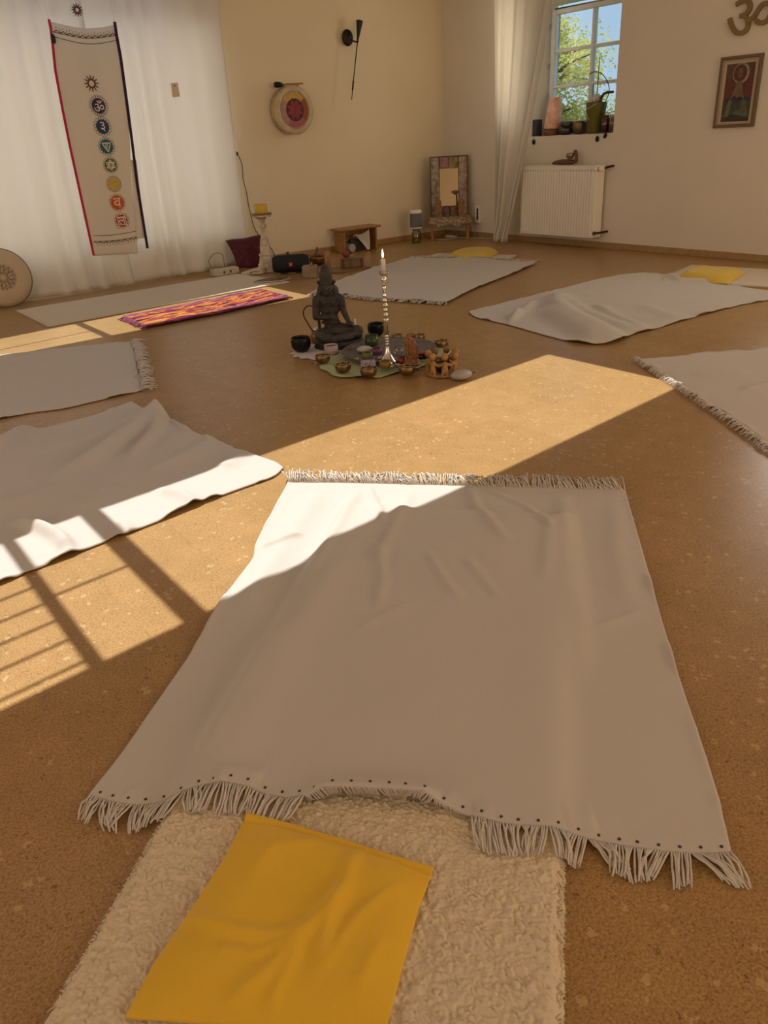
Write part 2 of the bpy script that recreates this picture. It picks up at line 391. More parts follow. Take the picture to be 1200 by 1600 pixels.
for x, w in ((0.316, 0.042), (0.585, 0.072)):
    mb.prism([(x - w / 2, lowA(x) - 0.03), (x + w / 2, lowA(x) - 0.03), (x + w / 2, upA(x) + 0.03), (x - w / 2, upA(x) + 0.03)], z0 + 0.05, z0 + 0.09)
for yb in (2.110, 1.997, 1.889, 1.777, 1.658):
    mb.tube([(-0.45, yb - 0.060 + DB, z0), (0.316, yb + 0.0166 + DB, z0)], 0.0065, 6)
mb.tube([(0.316, 2.035 + DB, z0), (0.585, 2.062 + DB, z0)], 0.0065, 6)
struct(mb.build('shadow_bars_a', M_BAR))
mb = MB()
for x, w in ((1.597, 0.06),):
    mb.prism([(x - w / 2, lowB(x) - 0.03), (x + w / 2, lowB(x) - 0.03), (x + w / 2, upB(x) + 0.03), (x - w / 2, upB(x) + 0.03)], z0 + 0.05, z0 + 0.09)
mb.tube([(0.55, 5.333 + DB, z0), (1.597, 5.455 + DB, z0)], 0.007, 6)
struct(mb.build('shadow_bars_b', M_BAR))

# window in the right wall: six panes
XW = 6.68
wy0, wy1, wz0, wz1 = 4.93, 5.93, 1.085, 2.09
mb = MB()
fw = 0.045
for y in (wy0 + fw / 2, wy1 - fw / 2): mb.box((XW, y, (wz0 + wz1) / 2), (0.07, fw, wz1 - wz0))
for z in (wz0 + fw / 2, wz1 - fw / 2): mb.box((XW, (wy0 + wy1) / 2, z), (0.07, wy1 - wy0 - 2 * fw, fw))
win = struct(mb.build('window_1', M_PVC, bevel=0.006))
gy = (wy0 + wy1) / 2
MB().box((XW, gy, (wz0 + wz1) / 2), (0.05, 0.03, wz1 - wz0 - 2 * fw)).build('muntin', M_PVC, win, bevel=0.004)
zr = [wz0 + fw, wz0 + fw + 0.305, wz0 + fw + 0.61, wz1 - fw]
for z in zr[1:3]:
    for s in (-1, 1):
        ya, yb = (wy0 + fw, gy - 0.015) if s < 0 else (gy + 0.015, wy1 - fw)
        MB().box((XW, (ya + yb) / 2, z), (0.05, yb - ya, 0.028)).build('muntin', M_PVC, win, bevel=0.004)
for i in range(3):
    for ya, yb in ((wy0 + fw, gy - 0.015), (gy + 0.015, wy1 - fw)):
        za = zr[i] + (0.014 if i else 0); zb = zr[i + 1] - (0.014 if i < 2 else 0)
        MB().box((XW, (ya + yb) / 2, (za + zb) / 2), (0.006, yb - ya, zb - za)).build('pane', M_GLASS, win)
for z in (1.36, 1.62, 1.95):
    MB().tube([(XW - 0.05, wy1 - 0.004, z - 0.02), (XW - 0.05, wy1 - 0.004, z + 0.02)], 0.009, 8).build('hinge', mat('hinge_grey', (0.35, 0.35, 0.34), 0.4), win)
mb = MB(); ya_, yb_, za_, zb_ = WIN2
for y in (ya_ + 0.024, yb_ - 0.024, (ya_ + yb_) / 2): mb.box((XW, y, (za_ + zb_) / 2), (0.07, 0.046, zb_ - za_ - 0.004))
for z in (za_ + 0.024, za_ + 0.40, za_ + 0.75, zb_ - 0.024): mb.box((XW, (ya_ + yb_) / 2, z), (0.06, yb_ - ya_ - 0.01, 0.04))
struct(mb.build('window_4', M_PVC, bevel=0.005))
struct(MB().box((XW + 0.02, (WIN[0] + WIN[1]) / 2, WIN[2] + 0.041), (0.11, WIN[1] - WIN[0] - 0.002, 0.078)).build('trim_1', M_PVC))

# ------------------------------------------------------------------ soft goods
def poly2(pts, z=0.0):
    """points on the floor; a 2-tuple is read off the photograph, a 3-tuple ('w', x, y) is in metres"""
    return np.array([(p[1], p[2]) if p[0] == 'w' else tuple(fl(p[0], p[1], z)[:2]) for p in pts])
def resample(P, t):
    d = np.r_[0, np.cumsum(np.hypot(*np.diff(P, axis=0).T))]; d /= d[-1]
    return np.stack([np.interp(t, d, P[:, 0]), np.interp(t, d, P[:, 1])], -1)
def smooth_poly(P, n=80):
    Q = resample(P, np.linspace(0, 1, n))
    for _ in range(3):
        Q[1:-1] = 0.25 * Q[:-2] + 0.5 * Q[1:-1] + 0.25 * Q[2:]
    return Q
def coons(top, right, bottom, left, nu, nv, z=0.0):
    T, Rr, B, Lf = (smooth_poly(poly2(p, z)) for p in (top, right, bottom, left))
    u = np.linspace(0, 1, nu); v = np.linspace(0, 1, nv)
    Tu, Bu, Lv, Rv = resample(T, u), resample(B, u), resample(Lf, v), resample(Rr, v)
    U, V = u[None, :, None], v[:, None, None]
    P = (1 - V) * Tu[None] + V * Bu[None] + (1 - U) * Lv[:, None] + U * Rv[:, None]
    P -= (1 - U) * (1 - V) * T[0] + U * (1 - V) * T[-1] + (1 - U) * V * B[0] + U * V * B[-1]
    return P                                                  # nv x nu x 2
def ridge(P, pts, w, h, z=0.0):
    Q = smooth_poly(poly2(pts, z), 24); best = np.full(P.shape[:2], 1e9); along = np.zeros(P.shape[:2])
    for k in range(len(Q) - 1):
        a, b = Q[k], Q[k + 1]; ab = b - a; t = np.clip(((P - a) @ ab) / (ab @ ab), 0, 1)
        d = np.hypot(*np.moveaxis(P - a - t[..., None] * ab, -1, 0)); m = d < best
        best = np.where(m, d, best); along = np.where(m, (k + t) / (len(Q) - 1), along)
    taper = np.clip(np.minimum(along, 1 - along) * 5 + 0.35, 0, 1)
    return h * taper * np.exp(-(best / w) ** 2)
def grid_mesh(name, P, Z, m, parent=None, thick=0.004, smooth=True):
    nv, nu = Z.shape; v = np.concatenate([P, Z[..., None]], -1).reshape(-1, 3)
    idx = np.arange(nv * nu).reshape(nv, nu)
    f = np.stack([idx[:-1, :-1], idx[1:, :-1], idx[1:, 1:], idx[:-1, 1:]], -1).reshape(-1, 4)
    me = bpy.data.meshes.new(name); me.from_pydata(v.tolist(), [], f.tolist()); me.update()
    if me.polygons[len(me.polygons) // 2].normal.z < 0: me.flip_normals()
    me.materials.append(m); o = bpy.data.objects.new(name, me); COL.objects.link(o); o.parent = parent
    me.polygons.foreach_set('use_smooth', [True] * len(me.polygons))
    if thick:
        md = o.modifiers.new('thickness', 'SOLIDIFY'); md.thickness = thick; md.offset = 1.0
    return o
def edge_mask(nv, nu, k=0.06):
    u = np.linspace(0, 1, nu)[None]; v = np.linspace(0, 1, nv)[:, None]
    return np.clip(np.minimum(np.minimum(u, 1 - u), np.minimum(v, 1 - v)) / k, 0, 1)
def slab(name, P, Z0, z_low, m, parent=None):
    """closed sheet: upper surface Z0, flat underside"""
    nv, nu = Z0.shape; top = np.concatenate([P, Z0[..., None]], -1).reshape(-1, 3)
    low = np.concatenate([P, np.full_like(Z0, z_low)[..., None]], -1).reshape(-1, 3); n = nv * nu
    idx = np.arange(n).reshape(nv, nu)
    f = np.stack([idx[:-1, :-1], idx[1:, :-1], idx[1:, 1:], idx[:-1, 1:]], -1).reshape(-1, 4).tolist()
    ring = list(idx[0, :-1]) + list(idx[:-1, -1]) + list(idx[-1, :0:-1]) + list(idx[:0:-1, 0])
    f += [(int(ring[k]), int(ring[(k + 1) % len(ring)]), int(ring[(k + 1) % len(ring)]) + n, int(ring[k]) + n) for k in range(len(ring))]
    f.append(tuple(int(r) + n for r in reversed(ring)))
    used = np.r_[top, low]
    me = bpy.data.meshes.new(name); me.from_pydata(used.tolist(), [], f); me.update()
    bm = bmesh.new(); bm.from_mesh(me)
    bmesh.ops.delete(bm, geom=[v for v in bm.verts if not v.link_faces], context='VERTS'); bmesh.ops.recalc_face_normals(bm, faces=bm.faces); bm.to_mesh(me); bm.free()
    me.materials.append(m); o = bpy.data.objects.new(name, me); COL.objects.link(o); o.parent = parent
    me.polygons.foreach_set('use_smooth', [True] * len(me.polygons))
    return o
def fringe(name, edge, out, n, length, m, parent, zfun, r=0.0016, seed=1, wild=0.5):
    rg = random.Random(seed); mb = MB(); Q = resample(edge, np.linspace(0.002, 0.998, n))
    for q in Q:
        L = length * rg.uniform(0.7, 1.15); a = rg.gauss(0, wild); ox, oy = out
        dx, dy = ox * math.cos(a) - oy * math.sin(a), ox * math.sin(a) + oy * math.cos(a); bend = rg.gauss(0, wild) * 0.4
        pts = []
        for t in (0, 0.3, 0.65, 1.0):
            x = q[0] + L * t * dx - L * bend * t * t * dy; y = q[1] + L * t * dy + L * bend * t * t * dx
            pts.append((x, y, zfun(x, y, t) + r))
        mb.tube(pts, r, 4)
    o = mb.build(name, m, parent, smooth=True); return stuff(o)

# --- sheepskin mat, foreground (the blanket lies over most of it)
a0 = fl(882, 1340); a1 = fl(880, 1600); dm = (a0 - a1)[:2]; dm /= np.linalg.norm(dm); pm_ = np.array([-dm[1], dm[0]])
b0 = a1[:2] - dm * 0.20; wid = float((fl(78, 1600)[:2] - a1[:2]) @ pm_) + 0.005; LEN = 1.72
nu, nv = 330, 640
u = np.linspace(0, 1, nu)[None, :, None]; v = np.r_[np.linspace(0, 0.56, 560, endpoint=False), np.linspace(0.56, 1, 80)][:, None, None]
SP = b0 + dm * (v * LEN) + pm_ * (u * wid)
x, y = SP[..., 0], SP[..., 1]
wx = x + 0.012 * (fbm(x * 60, y * 60, 5) - 0.5); wy = y + 0.012 * (fbm(x * 60, y * 60, 9) - 0.5)
curl = np.abs(fbm(wx * 150, wy * 150, 3, 2) - 0.375) * 2.6
tuft = fbm(wx * 70, wy * 70, 21, 2)
em = np.clip(np.minimum(np.minimum(u[..., 0], 1 - u[..., 0]) * wid, np.minimum(v[..., 0], 1 - v[..., 0]) * LEN) / 0.02, 0, 1)
SZ = 0.002 + (0.015 + 0.0065 * curl + 0.0075 * tuft) * np.sqrt(em) 
edgew = (1 - em)[..., None] * 0.010 * (fbm(x * 110, y * 110, 4, 2) - 0.4)[..., None]
SP = SP + edgew * pm_ * np.sign(u - 0.5)
so = slab('sheepskin_mat', SP, SZ, 0.001, M_WOOL)
tag(so, 'curly cream sheepskin mat lying under the yellow pillow in the foreground', 'mat')
rg = random.Random(31); wl = MB()
for k in range(2600):
    sd = rg.random() < 0.5; t_ = rg.uniform(0.05, 0.62) * LEN; base_ = b0 + dm * t_ + pm_ * (0.011 if sd else wid - 0.011); o_ = -pm_ if sd else pm_
    a_ = rg.gauss(0, 0.7); d_ = o_ * math.cos(a_) + dm * math.sin(a_); L_ = rg.uniform(0.006, 0.015); z_ = rg.uniform(0.003, 0.013)
    p1_ = base_ + d_ * L_ * 0.6; p2_ = base_ + d_ * L_ + dm * rg.gauss(0, 0.003)
    wl.tube([(base_[0], base_[1], z_ + 0.002), (p1_[0], p1_[1], z_ + 0.003), (p2_[0], p2_[1], max(0.0012, z_ - 0.001))], [0.0016, 0.0013, 0.0005], 4)
wo_ = wl.build('wool_edge', M_WOOL, so, True); stuff(wo_)
def sheep_h(xx, yy):
    q = np.stack([np.asarray(xx) - b0[0], np.asarray(yy) - b0[1]], -1); s = q @ dm; t = q @ pm_
    k = 1 / (1 + np.exp(-np.minimum(np.minimum(s, LEN - s), np.minimum(t, wid - t)) / 0.012))
    return 0.024 * k

# --- big blanket in the foreground
TOP = [(450, 757), (500, 757), (560, 758), (640, 760), (720, 762), (800, 764), (900, 767), (977, 769)]
RIGHT = [(977, 769), (985, 800), (1004, 865), (1030, 960), (1060, 1060), (1090, 1150), (1119, 1240), (1142, 1336)]
LEFT = [(450, 757), (432, 790), (408, 835), (397, 858), (399, 872), (345, 942), (302, 1020), (243, 1105), (192, 1180), (140, 1246)]
BOT = [(140, 1246), (180, 1258), (215, 1264), (255, 1259), (290, 1252), (330, 1246), (380, 1250), (420, 1262), (460, 1268), (490, 1272), (520, 1272), (560, 1272), (620, 1276), (665, 1280), (700, 1284), (740, 1297), (780, 1306), (820, 1311), (880, 1310), (920, 1317), (960, 1324), (1000, 1330), (1050, 1337), (1110, 1338), (1142, 1336)]
nu, nv = 240, 260
BP = coons(TOP, RIGHT, BOT, LEFT, nu, nv)
x, y = BP[..., 0], BP[..., 1]
V = np.linspace(0, 1, nv)[:, None]; U = np.linspace(0, 1, nu)[None]
BZ = 0.003 + sheep_h(x, y) + 0.010 * (fbm(x * 5, y * 5, 31) - 0.3) * edge_mask(nv, nu, 0.12) + 0.0016 * fbm(x * 30, y * 30, 8)
for pts, w, h in [
    ([(560, 770), (545, 800), (520, 850), (470, 930)], 0.020, 0.010), ([(575, 765), (590, 800), (600, 830)], 0.014, 0.010),
    ([(640, 775), (620, 830), (585, 900)], 0.02, 0.008), ([(735, 765), (745, 800), (790, 860)], 0.016, 0.010), ([(760, 768), (830, 800), (860, 840)], 0.013, 0.008),
    ([(595, 870), (600, 930), (590, 960)], 0.014, 0.008), ([(670, 880), (700, 930), (720, 950)], 0.014, 0.007), ([(730, 890), (780, 950)], 0.014, 0.006),
    ([(500, 770), (470, 820), (415, 900), (380, 960)], 0.035, 0.009), ([(540, 880), (470, 990), (400, 1120), (350, 1220)], 0.05, 0.014),
    ([(430, 1000), (370, 1100), (320, 1190)], 0.03, 0.010), ([(410, 858), (440, 850), (470, 840)], 0.012, 0.010),
    ([(880, 780), (890, 860), (900, 960), (905, 1060)], 0.03, 0.012), ([(960, 790), (965, 880), (985, 960)], 0.03, 0.006),
    ([(1000, 960), (930, 985)], 0.012, 0.004), ([(640, 960), (560, 1000)], 0.014, 0.004), ([(860, 820), (850, 920)], 0.02, 0.006),
    ([(485, 1270), (520, 1268), (600, 1270), (690, 1280)], 0.030, 0.040), ([(340, 1238), (380, 1236), (410, 1244)], 0.03, 0.016),
    ([(740, 1290), (770, 1290)], 0.02, 0.006), ([(230, 1250), (200, 1240)], 0.02, 0.006), ([(880, 1292), (930, 1290)], 0.03, 0.008)]:
    BZ = BZ + ridge(BP, pts, w, h)
# free edges lift a little here and there
lip = np.exp(-(np.minimum(U, 1 - U) / 0.012) ** 2); BZ = BZ + lip * 0.010 * np.clip(fbm(y * 9, x * 9, 77) - 0.42, 0, 1) * 3
bl = thing('fringed_blanket', 'large cream fringed blanket spread out in the foreground, its top half partly sunlit', 'blanket', (BP[nv // 2, nu // 2][0], BP[nv // 2, nu // 2][1], 0))
def into(o, par):
    o.parent = par; o.matrix_parent_inverse = Matrix.Translation(-Vector(par.location)); return o
into(grid_mesh('cloth', BP, BZ, M_BLANKET, None, 0.004), bl)
def tassel_row(row, zrow, outv, parent, spacing, length, strands, r, seed, ground, label=None, lift=0.0, spread=0.9, curl=0.5, tuck=None):
    rg = random.Random(seed); d = np.r_[0, np.cumsum(np.hypot(*np.diff(row, axis=0).T))]; n = int(d[-1] / spacing); first = None
    for i in range(n):
        s0 = d[-1] * (i + 0.0) / n; s1 = d[-1] * (i + 1.0) / n; mb = MB()
        lean = rg.gauss(0, 0.22); L0 = length * rg.uniform(0.82, 1.12); tip = rg.uniform(0.25, 0.75); gather = rg.uniform(-0.15, 0.5)
        under = tuck is not None and tuck[0] < (i + 0.5) / n < tuck[1]
        if under: L0 *= 0.42
        for k in range(strands):
            s = s0 + (s1 - s0) * (k + 0.5) / strands
            q = np.array([np.interp(s, d, row[:, 0]), np.interp(s, d, row[:, 1])]); z0 = float(np.interp(s, d, zrow))
            tang = np.array([-outv[1], outv[0]]); off = ((tip - (k + 0.5) / strands) * gather) * spacing * spread
            L = L0 * rg.uniform(0.88, 1.08); cv = rg.gauss(0, curl) * 0.12; pts = []
            for t in (0, 0.2, 0.45, 0.72, 1.0):
                p = q + outv * (L * t * (1 - 0.12 * t) if not under else -0.012 * t) + tang * (off * t * t + (lean * L) * t + cv * L * math.sin(t * math.pi))
                g = ground(p[0], p[1]) + r + 0.0006
                z = max(g, z0 * (1 - t) ** 1.4 + g * (1 - (1 - t) ** 1.4) + lift * math.sin(t * math.pi) * rg.uniform(0.4, 1.2))
                if t == 1.0: z = g + rg.uniform(0, 1) * lift * 0.5
                if under: z = max(g, z0 - 0.001 - t * 0.030)
                pts.append((p[0], p[1], z if t > 0 else z0 + 0.001))
            mb.tube(pts, [r, r, r, r, r * 0.85], 5)
        into(mb.build('tassel', M_FRINGE, None, smooth=True), parent)
axis = (BP[-1, nu // 2] - BP[0, nu // 2]); axis /= np.linalg.norm(axis)
gnd = lambda a, b: float(sheep_h(a, b))
tassel_row(BP[-1], BZ[-1] + 0.002, axis, bl, 0.033, 0.066, 8, 0.0020, 3, gnd, lift=0.010, tuck=(0.36, 0.615))
tassel_row(BP[0], BZ[0] + 0.002, -axis * 0.8 + np.array([-axis[1], axis[0]]) * -0.35, bl, 0.030, 0.085, 8, 0.0019, 5, gnd, lift=0.034, curl=1.4)
M_HOLE = mat('stitch_hole_dark', (0.06, 0.04, 0.025), 0.9)
hole = None
d = np.r_[0, np.cumsum(np.hypot(*np.diff(BP[-2], axis=0).T))]
for i in range(35):
    s = d[-1] * (i + 0.45) / 35; k = int(np.searchsorted(d, s)); k = min(k, nu - 1)
    q = BP[-3, k]; z = BZ[-3, k] + 0.0048
    if hole is None: hole = MB().lathe([(0.0001, 0.0006), (0.0026, 0.0005), (0.0030, -0.0006)], 10).build('stitch_hole', M_HOLE)
    o = hole if i == 0 else hole.copy()
    if i: COL.objects.link(o)
    o.location = (q[0], q[1], z); o.parent = bl; o.matrix_parent_inverse = Matrix.Translation(-Vector(bl.location))

# --- yellow pillow in the foreground
def pillow(name, label, top, right, bottom, left, z_low, h, m, creases=(), seam=0.0, n=90, seed=3):
    P = coons(top, right, bottom, left, n, n, z_low); x, y = P[..., 0], P[..., 1]
    u = np.linspace(0, 1, n)[None]; v = np.linspace(0, 1, n)[:, None]
    prof = (np.clip(np.minimum(u, 1 - u) / 0.22, 0, 1) * np.clip(np.minimum(v, 1 - v) / 0.22, 0, 1))
    prof = 1 - (1 - prof) ** 2.2
    Z = z_low + 0.004 + h * prof * (0.85 + 0.3 * (fbm(x * 7, y * 7, seed) - 0.4)) + 0.0012 * fbm(x * 60, y * 60, seed + 3)
    for pts, w, hh in creases: Z = Z + ridge(P, pts, w, hh, z_low) * np.clip(prof * 3, 0, 1)
    if seam: Z = Z - 0.003 * np.exp(-((v - seam) / 0.012) ** 2) + 0.004 * np.exp(-((v - seam * 0.45) / (seam * 0.4)) ** 2)
    return tag(slab(name, P, Z, z_low, m), label, 'pillow')
pillow('floor_pillow', 'flat yellow cotton pillow lying on the sheepskin mat in the foreground',
    [(388, 1272), (470, 1294), (560, 1322), (620, 1342), (678, 1358)], [(678, 1358), (655, 1420), (630, 1510), (603, 1612)],
    [(196, 1592), (300, 1600), (420, 1606), (520, 1610), (603, 1612)], [(388, 1272), (350, 1345), (295, 1430), (240, 1510), (196, 1592)], 0.026, 0.026, M_YELLOW,
    [([(560, 1345), (540, 1400), (515, 1460), (500, 1520)], 0.012, 0.008), ([(550, 1400), (480, 1470), (420, 1540), (350, 1590)], 0.014, 0.010),
     ([(300, 1440), (360, 1470), (420, 1480), (480, 1470)], 0.012, 0.008), ([(340, 1500), (400, 1510), (450, 1490)], 0.010, 0.006), ([(420, 1590), (450, 1540), (470, 1500)], 0.010, 0.007),
     ([(620, 1400), (560, 1450), (500, 1540)], 0.010, 0.005), ([(500, 1330), (430, 1340), (400, 1380)], 0.014, 0.005), ([(600, 1480), (560, 1560)], 0.012, 0.005)], seam=0.05, n=150)

# --- the other blankets
def blanket(name, label, top, right, bottom, left, folds=(), nz=0.012, nu=120, nv=120, seed=1, support=None, m=None, thick=0.004, lift=0.012):
    P = coons(top, right, bottom, left, nu, nv); x, y = P[..., 0], P[..., 1]
    Z = 0.003 + nz * np.clip(fbm(x * 4, y * 4, seed) - 0.25, 0, 1) * edge_mask(nv, nu, 0.15) + 0.0015 * fbm(x * 25, y * 25, seed + 5)
    for pts, w, h in folds: Z = Z + ridge(P, pts, w, h)
    if support is not None: Z = Z + support(x, y)
    U = np.linspace(0, 1, nu)[None]; V = np.linspace(0, 1, nv)[:, None]
    rim = np.exp(-(np.minimum(np.minimum(U, 1 - U), np.minimum(V, 1 - V)) / 0.015) ** 2)
    Z = Z + rim * lift * np.clip(fbm(x * 8 + y * 5, y * 8 - x * 5, seed + 40) - 0.42, 0, 1) * 4
    root = thing(name, label, 'blanket', (*P[nv // 2, nu // 2], 0))
    into(grid_mesh('cloth', P, Z, m or M_BLANKET, None, thick), root)
    return root, P, Z
# wavy blanket at the left edge, half in the sun
def ext(p, q, k): 
    A, B = fl(*p)[:2], fl(*q)[:2]; C = B + (B - A) / np.linalg.norm(B - A) * k; return ('w', C[0], C[1])
nl = ext((443, 738), (0, 914), 0.45); ff = ext((206, 629), (0, 684), 0.38)
blanket('rumpled_blanket', 'rumpled cream blanket by the left picture edge, rounded corner reaching into the sun strip',
    [ff, (0, 684), (35, 668), (60, 673), (150, 650), (206, 629)], [(206, 629), (232, 645), (262, 655), (300, 676), (370, 704), (432, 724), (443, 733)],
    [nl, (0, 914), (60, 890), (120, 866), (180, 843), (250, 816), (310, 790), (380, 764), (430, 747), (443, 733)], [ff, ('w', (ff[1] * .5 + nl[1] * .5), (ff[2] * .5 + nl[2] * .5)), nl],
    [([(255, 640), (230, 660), (190, 690), (150, 720), (110, 740)], 0.045, 0.042), ([(255, 640), (245, 680), (210, 715)], 0.03, 0.030), ([(235, 645), (150, 690), (60, 710)], 0.05, 0.022),
     ([(330, 690), (300, 715), (240, 735)], 0.04, 0.018), ([(380, 710), (350, 735)], 0.04, 0.014), ([(40, 672), (10, 700), (-60, 730)], 0.05, 0.03),
     ([(112, 866), (96, 846), (70, 832), (30, 820)], 0.022, 0.034), ([(305, 790), (285, 778), (255, 770)], 0.025, 0.020), ([(205, 833), (190, 820)], 0.02, 0.012),
     ([(100, 760), (40, 790), (-50, 800)], 0.06, 0.018), ([(180, 760), (120, 800)], 0.05, 0.012)], nu=170, nv=150, seed=12, lift=0.016)
# fringed blanket further up at the left edge
fl1, fl2 = ext((235, 612), (0, 656), 0.5), ext((210, 533), (0, 556), 0.5)
root, P, Z = blanket('fringed_blanket', 'smooth cream blanket by the left picture edge with a fringed end pointing to the statue',
    [fl2, (0, 556), (60, 550), (150, 540), (205, 535)], [(205, 535), (211, 560), (217, 590), (221, 612)], [fl1, (0, 656), (50, 646), (100, 640), (150, 628), (221, 612)],
    [fl2, ('w', (fl1[1] + fl2[1]) / 2, (fl1[2] + fl2[2]) / 2), fl1], [([(140, 545), (60, 560), (-30, 575)], 0.06, 0.022), ([(100, 636), (70, 630)], 0.03, 0.012)], seed=21, nu=110, nv=70)
ov = P[20, -1] - P[20, -2]; ov /= np.linalg.norm(ov)
into(fringe('fringe', P[:, -1], ov, 150, 0.075, M_FRINGE, None, lambda a, b, t: 0.005 + 0.012 * math.sin(t * 3.1), 0.0022, 4, 0.6), root)
# back blanket behind the statue
root, P, Z = blanket('fringed_blanket', 'cream blanket behind the statue with short fringes at both ends',
    [(640, 406), (730, 406), (790, 410), (838, 413)], [(838, 413), (803, 429), (762, 445), (733, 457), (705, 472), (698, 476)], [(484, 461), (540, 464), (585, 469), (640, 472), (698, 476)],
    [(640, 406), (581, 422), (543, 437), (484, 461)], [([(560, 440), (640, 430), (700, 432)], 0.2, 0.012)], seed=33, nu=100, nv=90, support=lambda a, b: 0.012)
ov = P[-1, 50] - P[-3, 50]; ov /= np.linalg.norm(ov)
into(fringe('fringe', P[-1], ov, 130, 0.05, M_FRINGE, None, lambda a, b, t: 0.012 * (1 - t) + 0.004, 0.0028, 6, 0.5), root)
into(fringe('fringe', P[0], -ov, 130, 0.05, M_FRINGE, None, lambda a, b, t: 0.014 * (1 - t) + 0.006 + 0.02 * math.sin(3 * t), 0.0028, 7, 0.6), root)
# wavy blanket on the right
r1, r2 = ext((1046, 432), (1200, 456), 0.15), ext((1058, 504), (1200, 470), 0.15)
blanket('draped_blanket', 'cream blanket with deep curved folds at its rounded end, right of the candlestick',
    [(733, 489), (800, 471), (867, 455), (929, 438), (985, 428), (1046, 432), (1067, 440), (1117, 442), (1179, 453), (1200, 456), r1], [r1, r2], [(733, 489), (742, 496), (796, 508), (850, 524), (900, 537), (940, 540), (972, 534), (990, 521), (1008, 519), (1058, 504), (1096, 493), (1158, 477), (1200, 470), r2],
    [(733, 489), (733, 489.6), (733, 489.9), (733, 490)], [([(965, 535), (930, 520), (890, 500), (868, 482), (872, 465)], 0.085, 0.062), ([(930, 535), (880, 510), (850, 490)], 0.06, 0.030), ([(990, 520), (950, 508), (910, 490), (895, 475)], 0.05, 0.030),
     ([(1008, 518), (960, 500), (930, 480)], 0.045, 0.03), ([(835, 475), (820, 488), (800, 500)], 0.03, 0.03), ([(1060, 502), (1000, 480)], 0.06, 0.018), ([(796, 507), (812, 492)], 0.02, 0.02), ([(1046, 432), (1060, 442), (1117, 444)], 0.04, 0.03)], seed=44, nu=190, nv=120)
# blanket at the right picture edge
_A = fl(998, 563)[:2]; _e1 = fl(1196, 697)[:2] - _A; _e2 = fl(1200, 547)[:2] - _A; _e1 /= np.linalg.norm(_e1); _e2 /= np.linalg.norm(_e2)
q1, q2, q3 = (('w', *(_A + _e2 * 1.65)), ('w', *(_A + _e1 * 1.35)), ('w', *(_A + _e2 * 1.65 + _e1 * 1.35)))
root, P, Z = blanket('fringed_blanket', 'cream blanket by the right picture edge, its fringed side touching the sun strip tip',
    [(998, 563), (1096, 555), (1200, 547), q1], [q1, q3], [q2, q3], [(998, 563), (1025, 580), (1060, 603), (1110, 636), (1150, 662), (1196, 697), q2],
    [([(1160, 615), (1200, 605), (1240, 596)], 0.03, 0.014), ([(1080, 590), (1170, 585)], 0.06, 0.010)], seed=55, nu=110, nv=90)
e = P[:, 0]; tg = e[80] - e[10]; tg /= np.linalg.norm(tg); nrm = np.array([tg[1], -tg[0]]); nrm = nrm if nrm @ (e[50] - P[50, 40]) > 0 else -nrm
into(fringe('fringe', e, nrm, 260, 0.042, M_FRINGE, None, lambda a, b, t: 0.010 * (1 - t) + 0.003 + 0.010 * math.sin(3 * t), 0.0018, 9, 0.55), root)

# --- flat mats
def flat_mat(name, label, quad, th, m, n=40, seed=2):
    P = coons([quad[0], quad[1]], [quad[1], quad[2]], [quad[3], quad[2]], [quad[0], quad[3]], n, n)
    Z = th + 0.002 * fbm(P[..., 0] * 6, P[..., 1] * 6, seed); return tag(slab(name, P, Z, 0.0008, m), label, 'mat')
flat_mat('felt_mat', 'long beige felt mat along the curtained wall', [('w', 1.392, 6.70), ('w', 3.40, 6.77), ('w', 3.47, 5.955), ('w', 1.393, 5.835)], 0.010, M_MATB)
flat_mat('felt_mat', 'beige mat under the yellow pillow nearest the corner mirror', [(684, 397), (808, 400), (775, 416), (640, 412)], 0.010, M_MATB)
flat_mat('felt_mat', 'beige mat under the yellow pillow at the end of the draped blanket', [(1078, 416), (1235, 425), (1225, 452), (1030, 440)], 0.012, M_MATB)
pillow('floor_pillow', 'small yellow pillow on the mat nearest the corner mirror', [(716, 395), (745, 391.5), (776, 392.5)], [(776, 392.5), (779, 396), (764, 403)], [(698, 402), (725, 405), (764, 403)], [(716, 395), (705, 398.5), (698, 402)], 0.012, 0.055, M_YELLOW2, n=50)
pillow('floor_pillow', 'small yellow pillow at the end of the draped blanket near the radiator', [(1087, 421), (1125, 424), (1166, 426)], [(1166, 426), (1155, 434), (1138, 444)], [(1054, 436), (1095, 441), (1138, 444)], [(1087, 421), (1070, 429), (1054, 436)], 0.014, 0.055, M_YELLOW2, n=50)

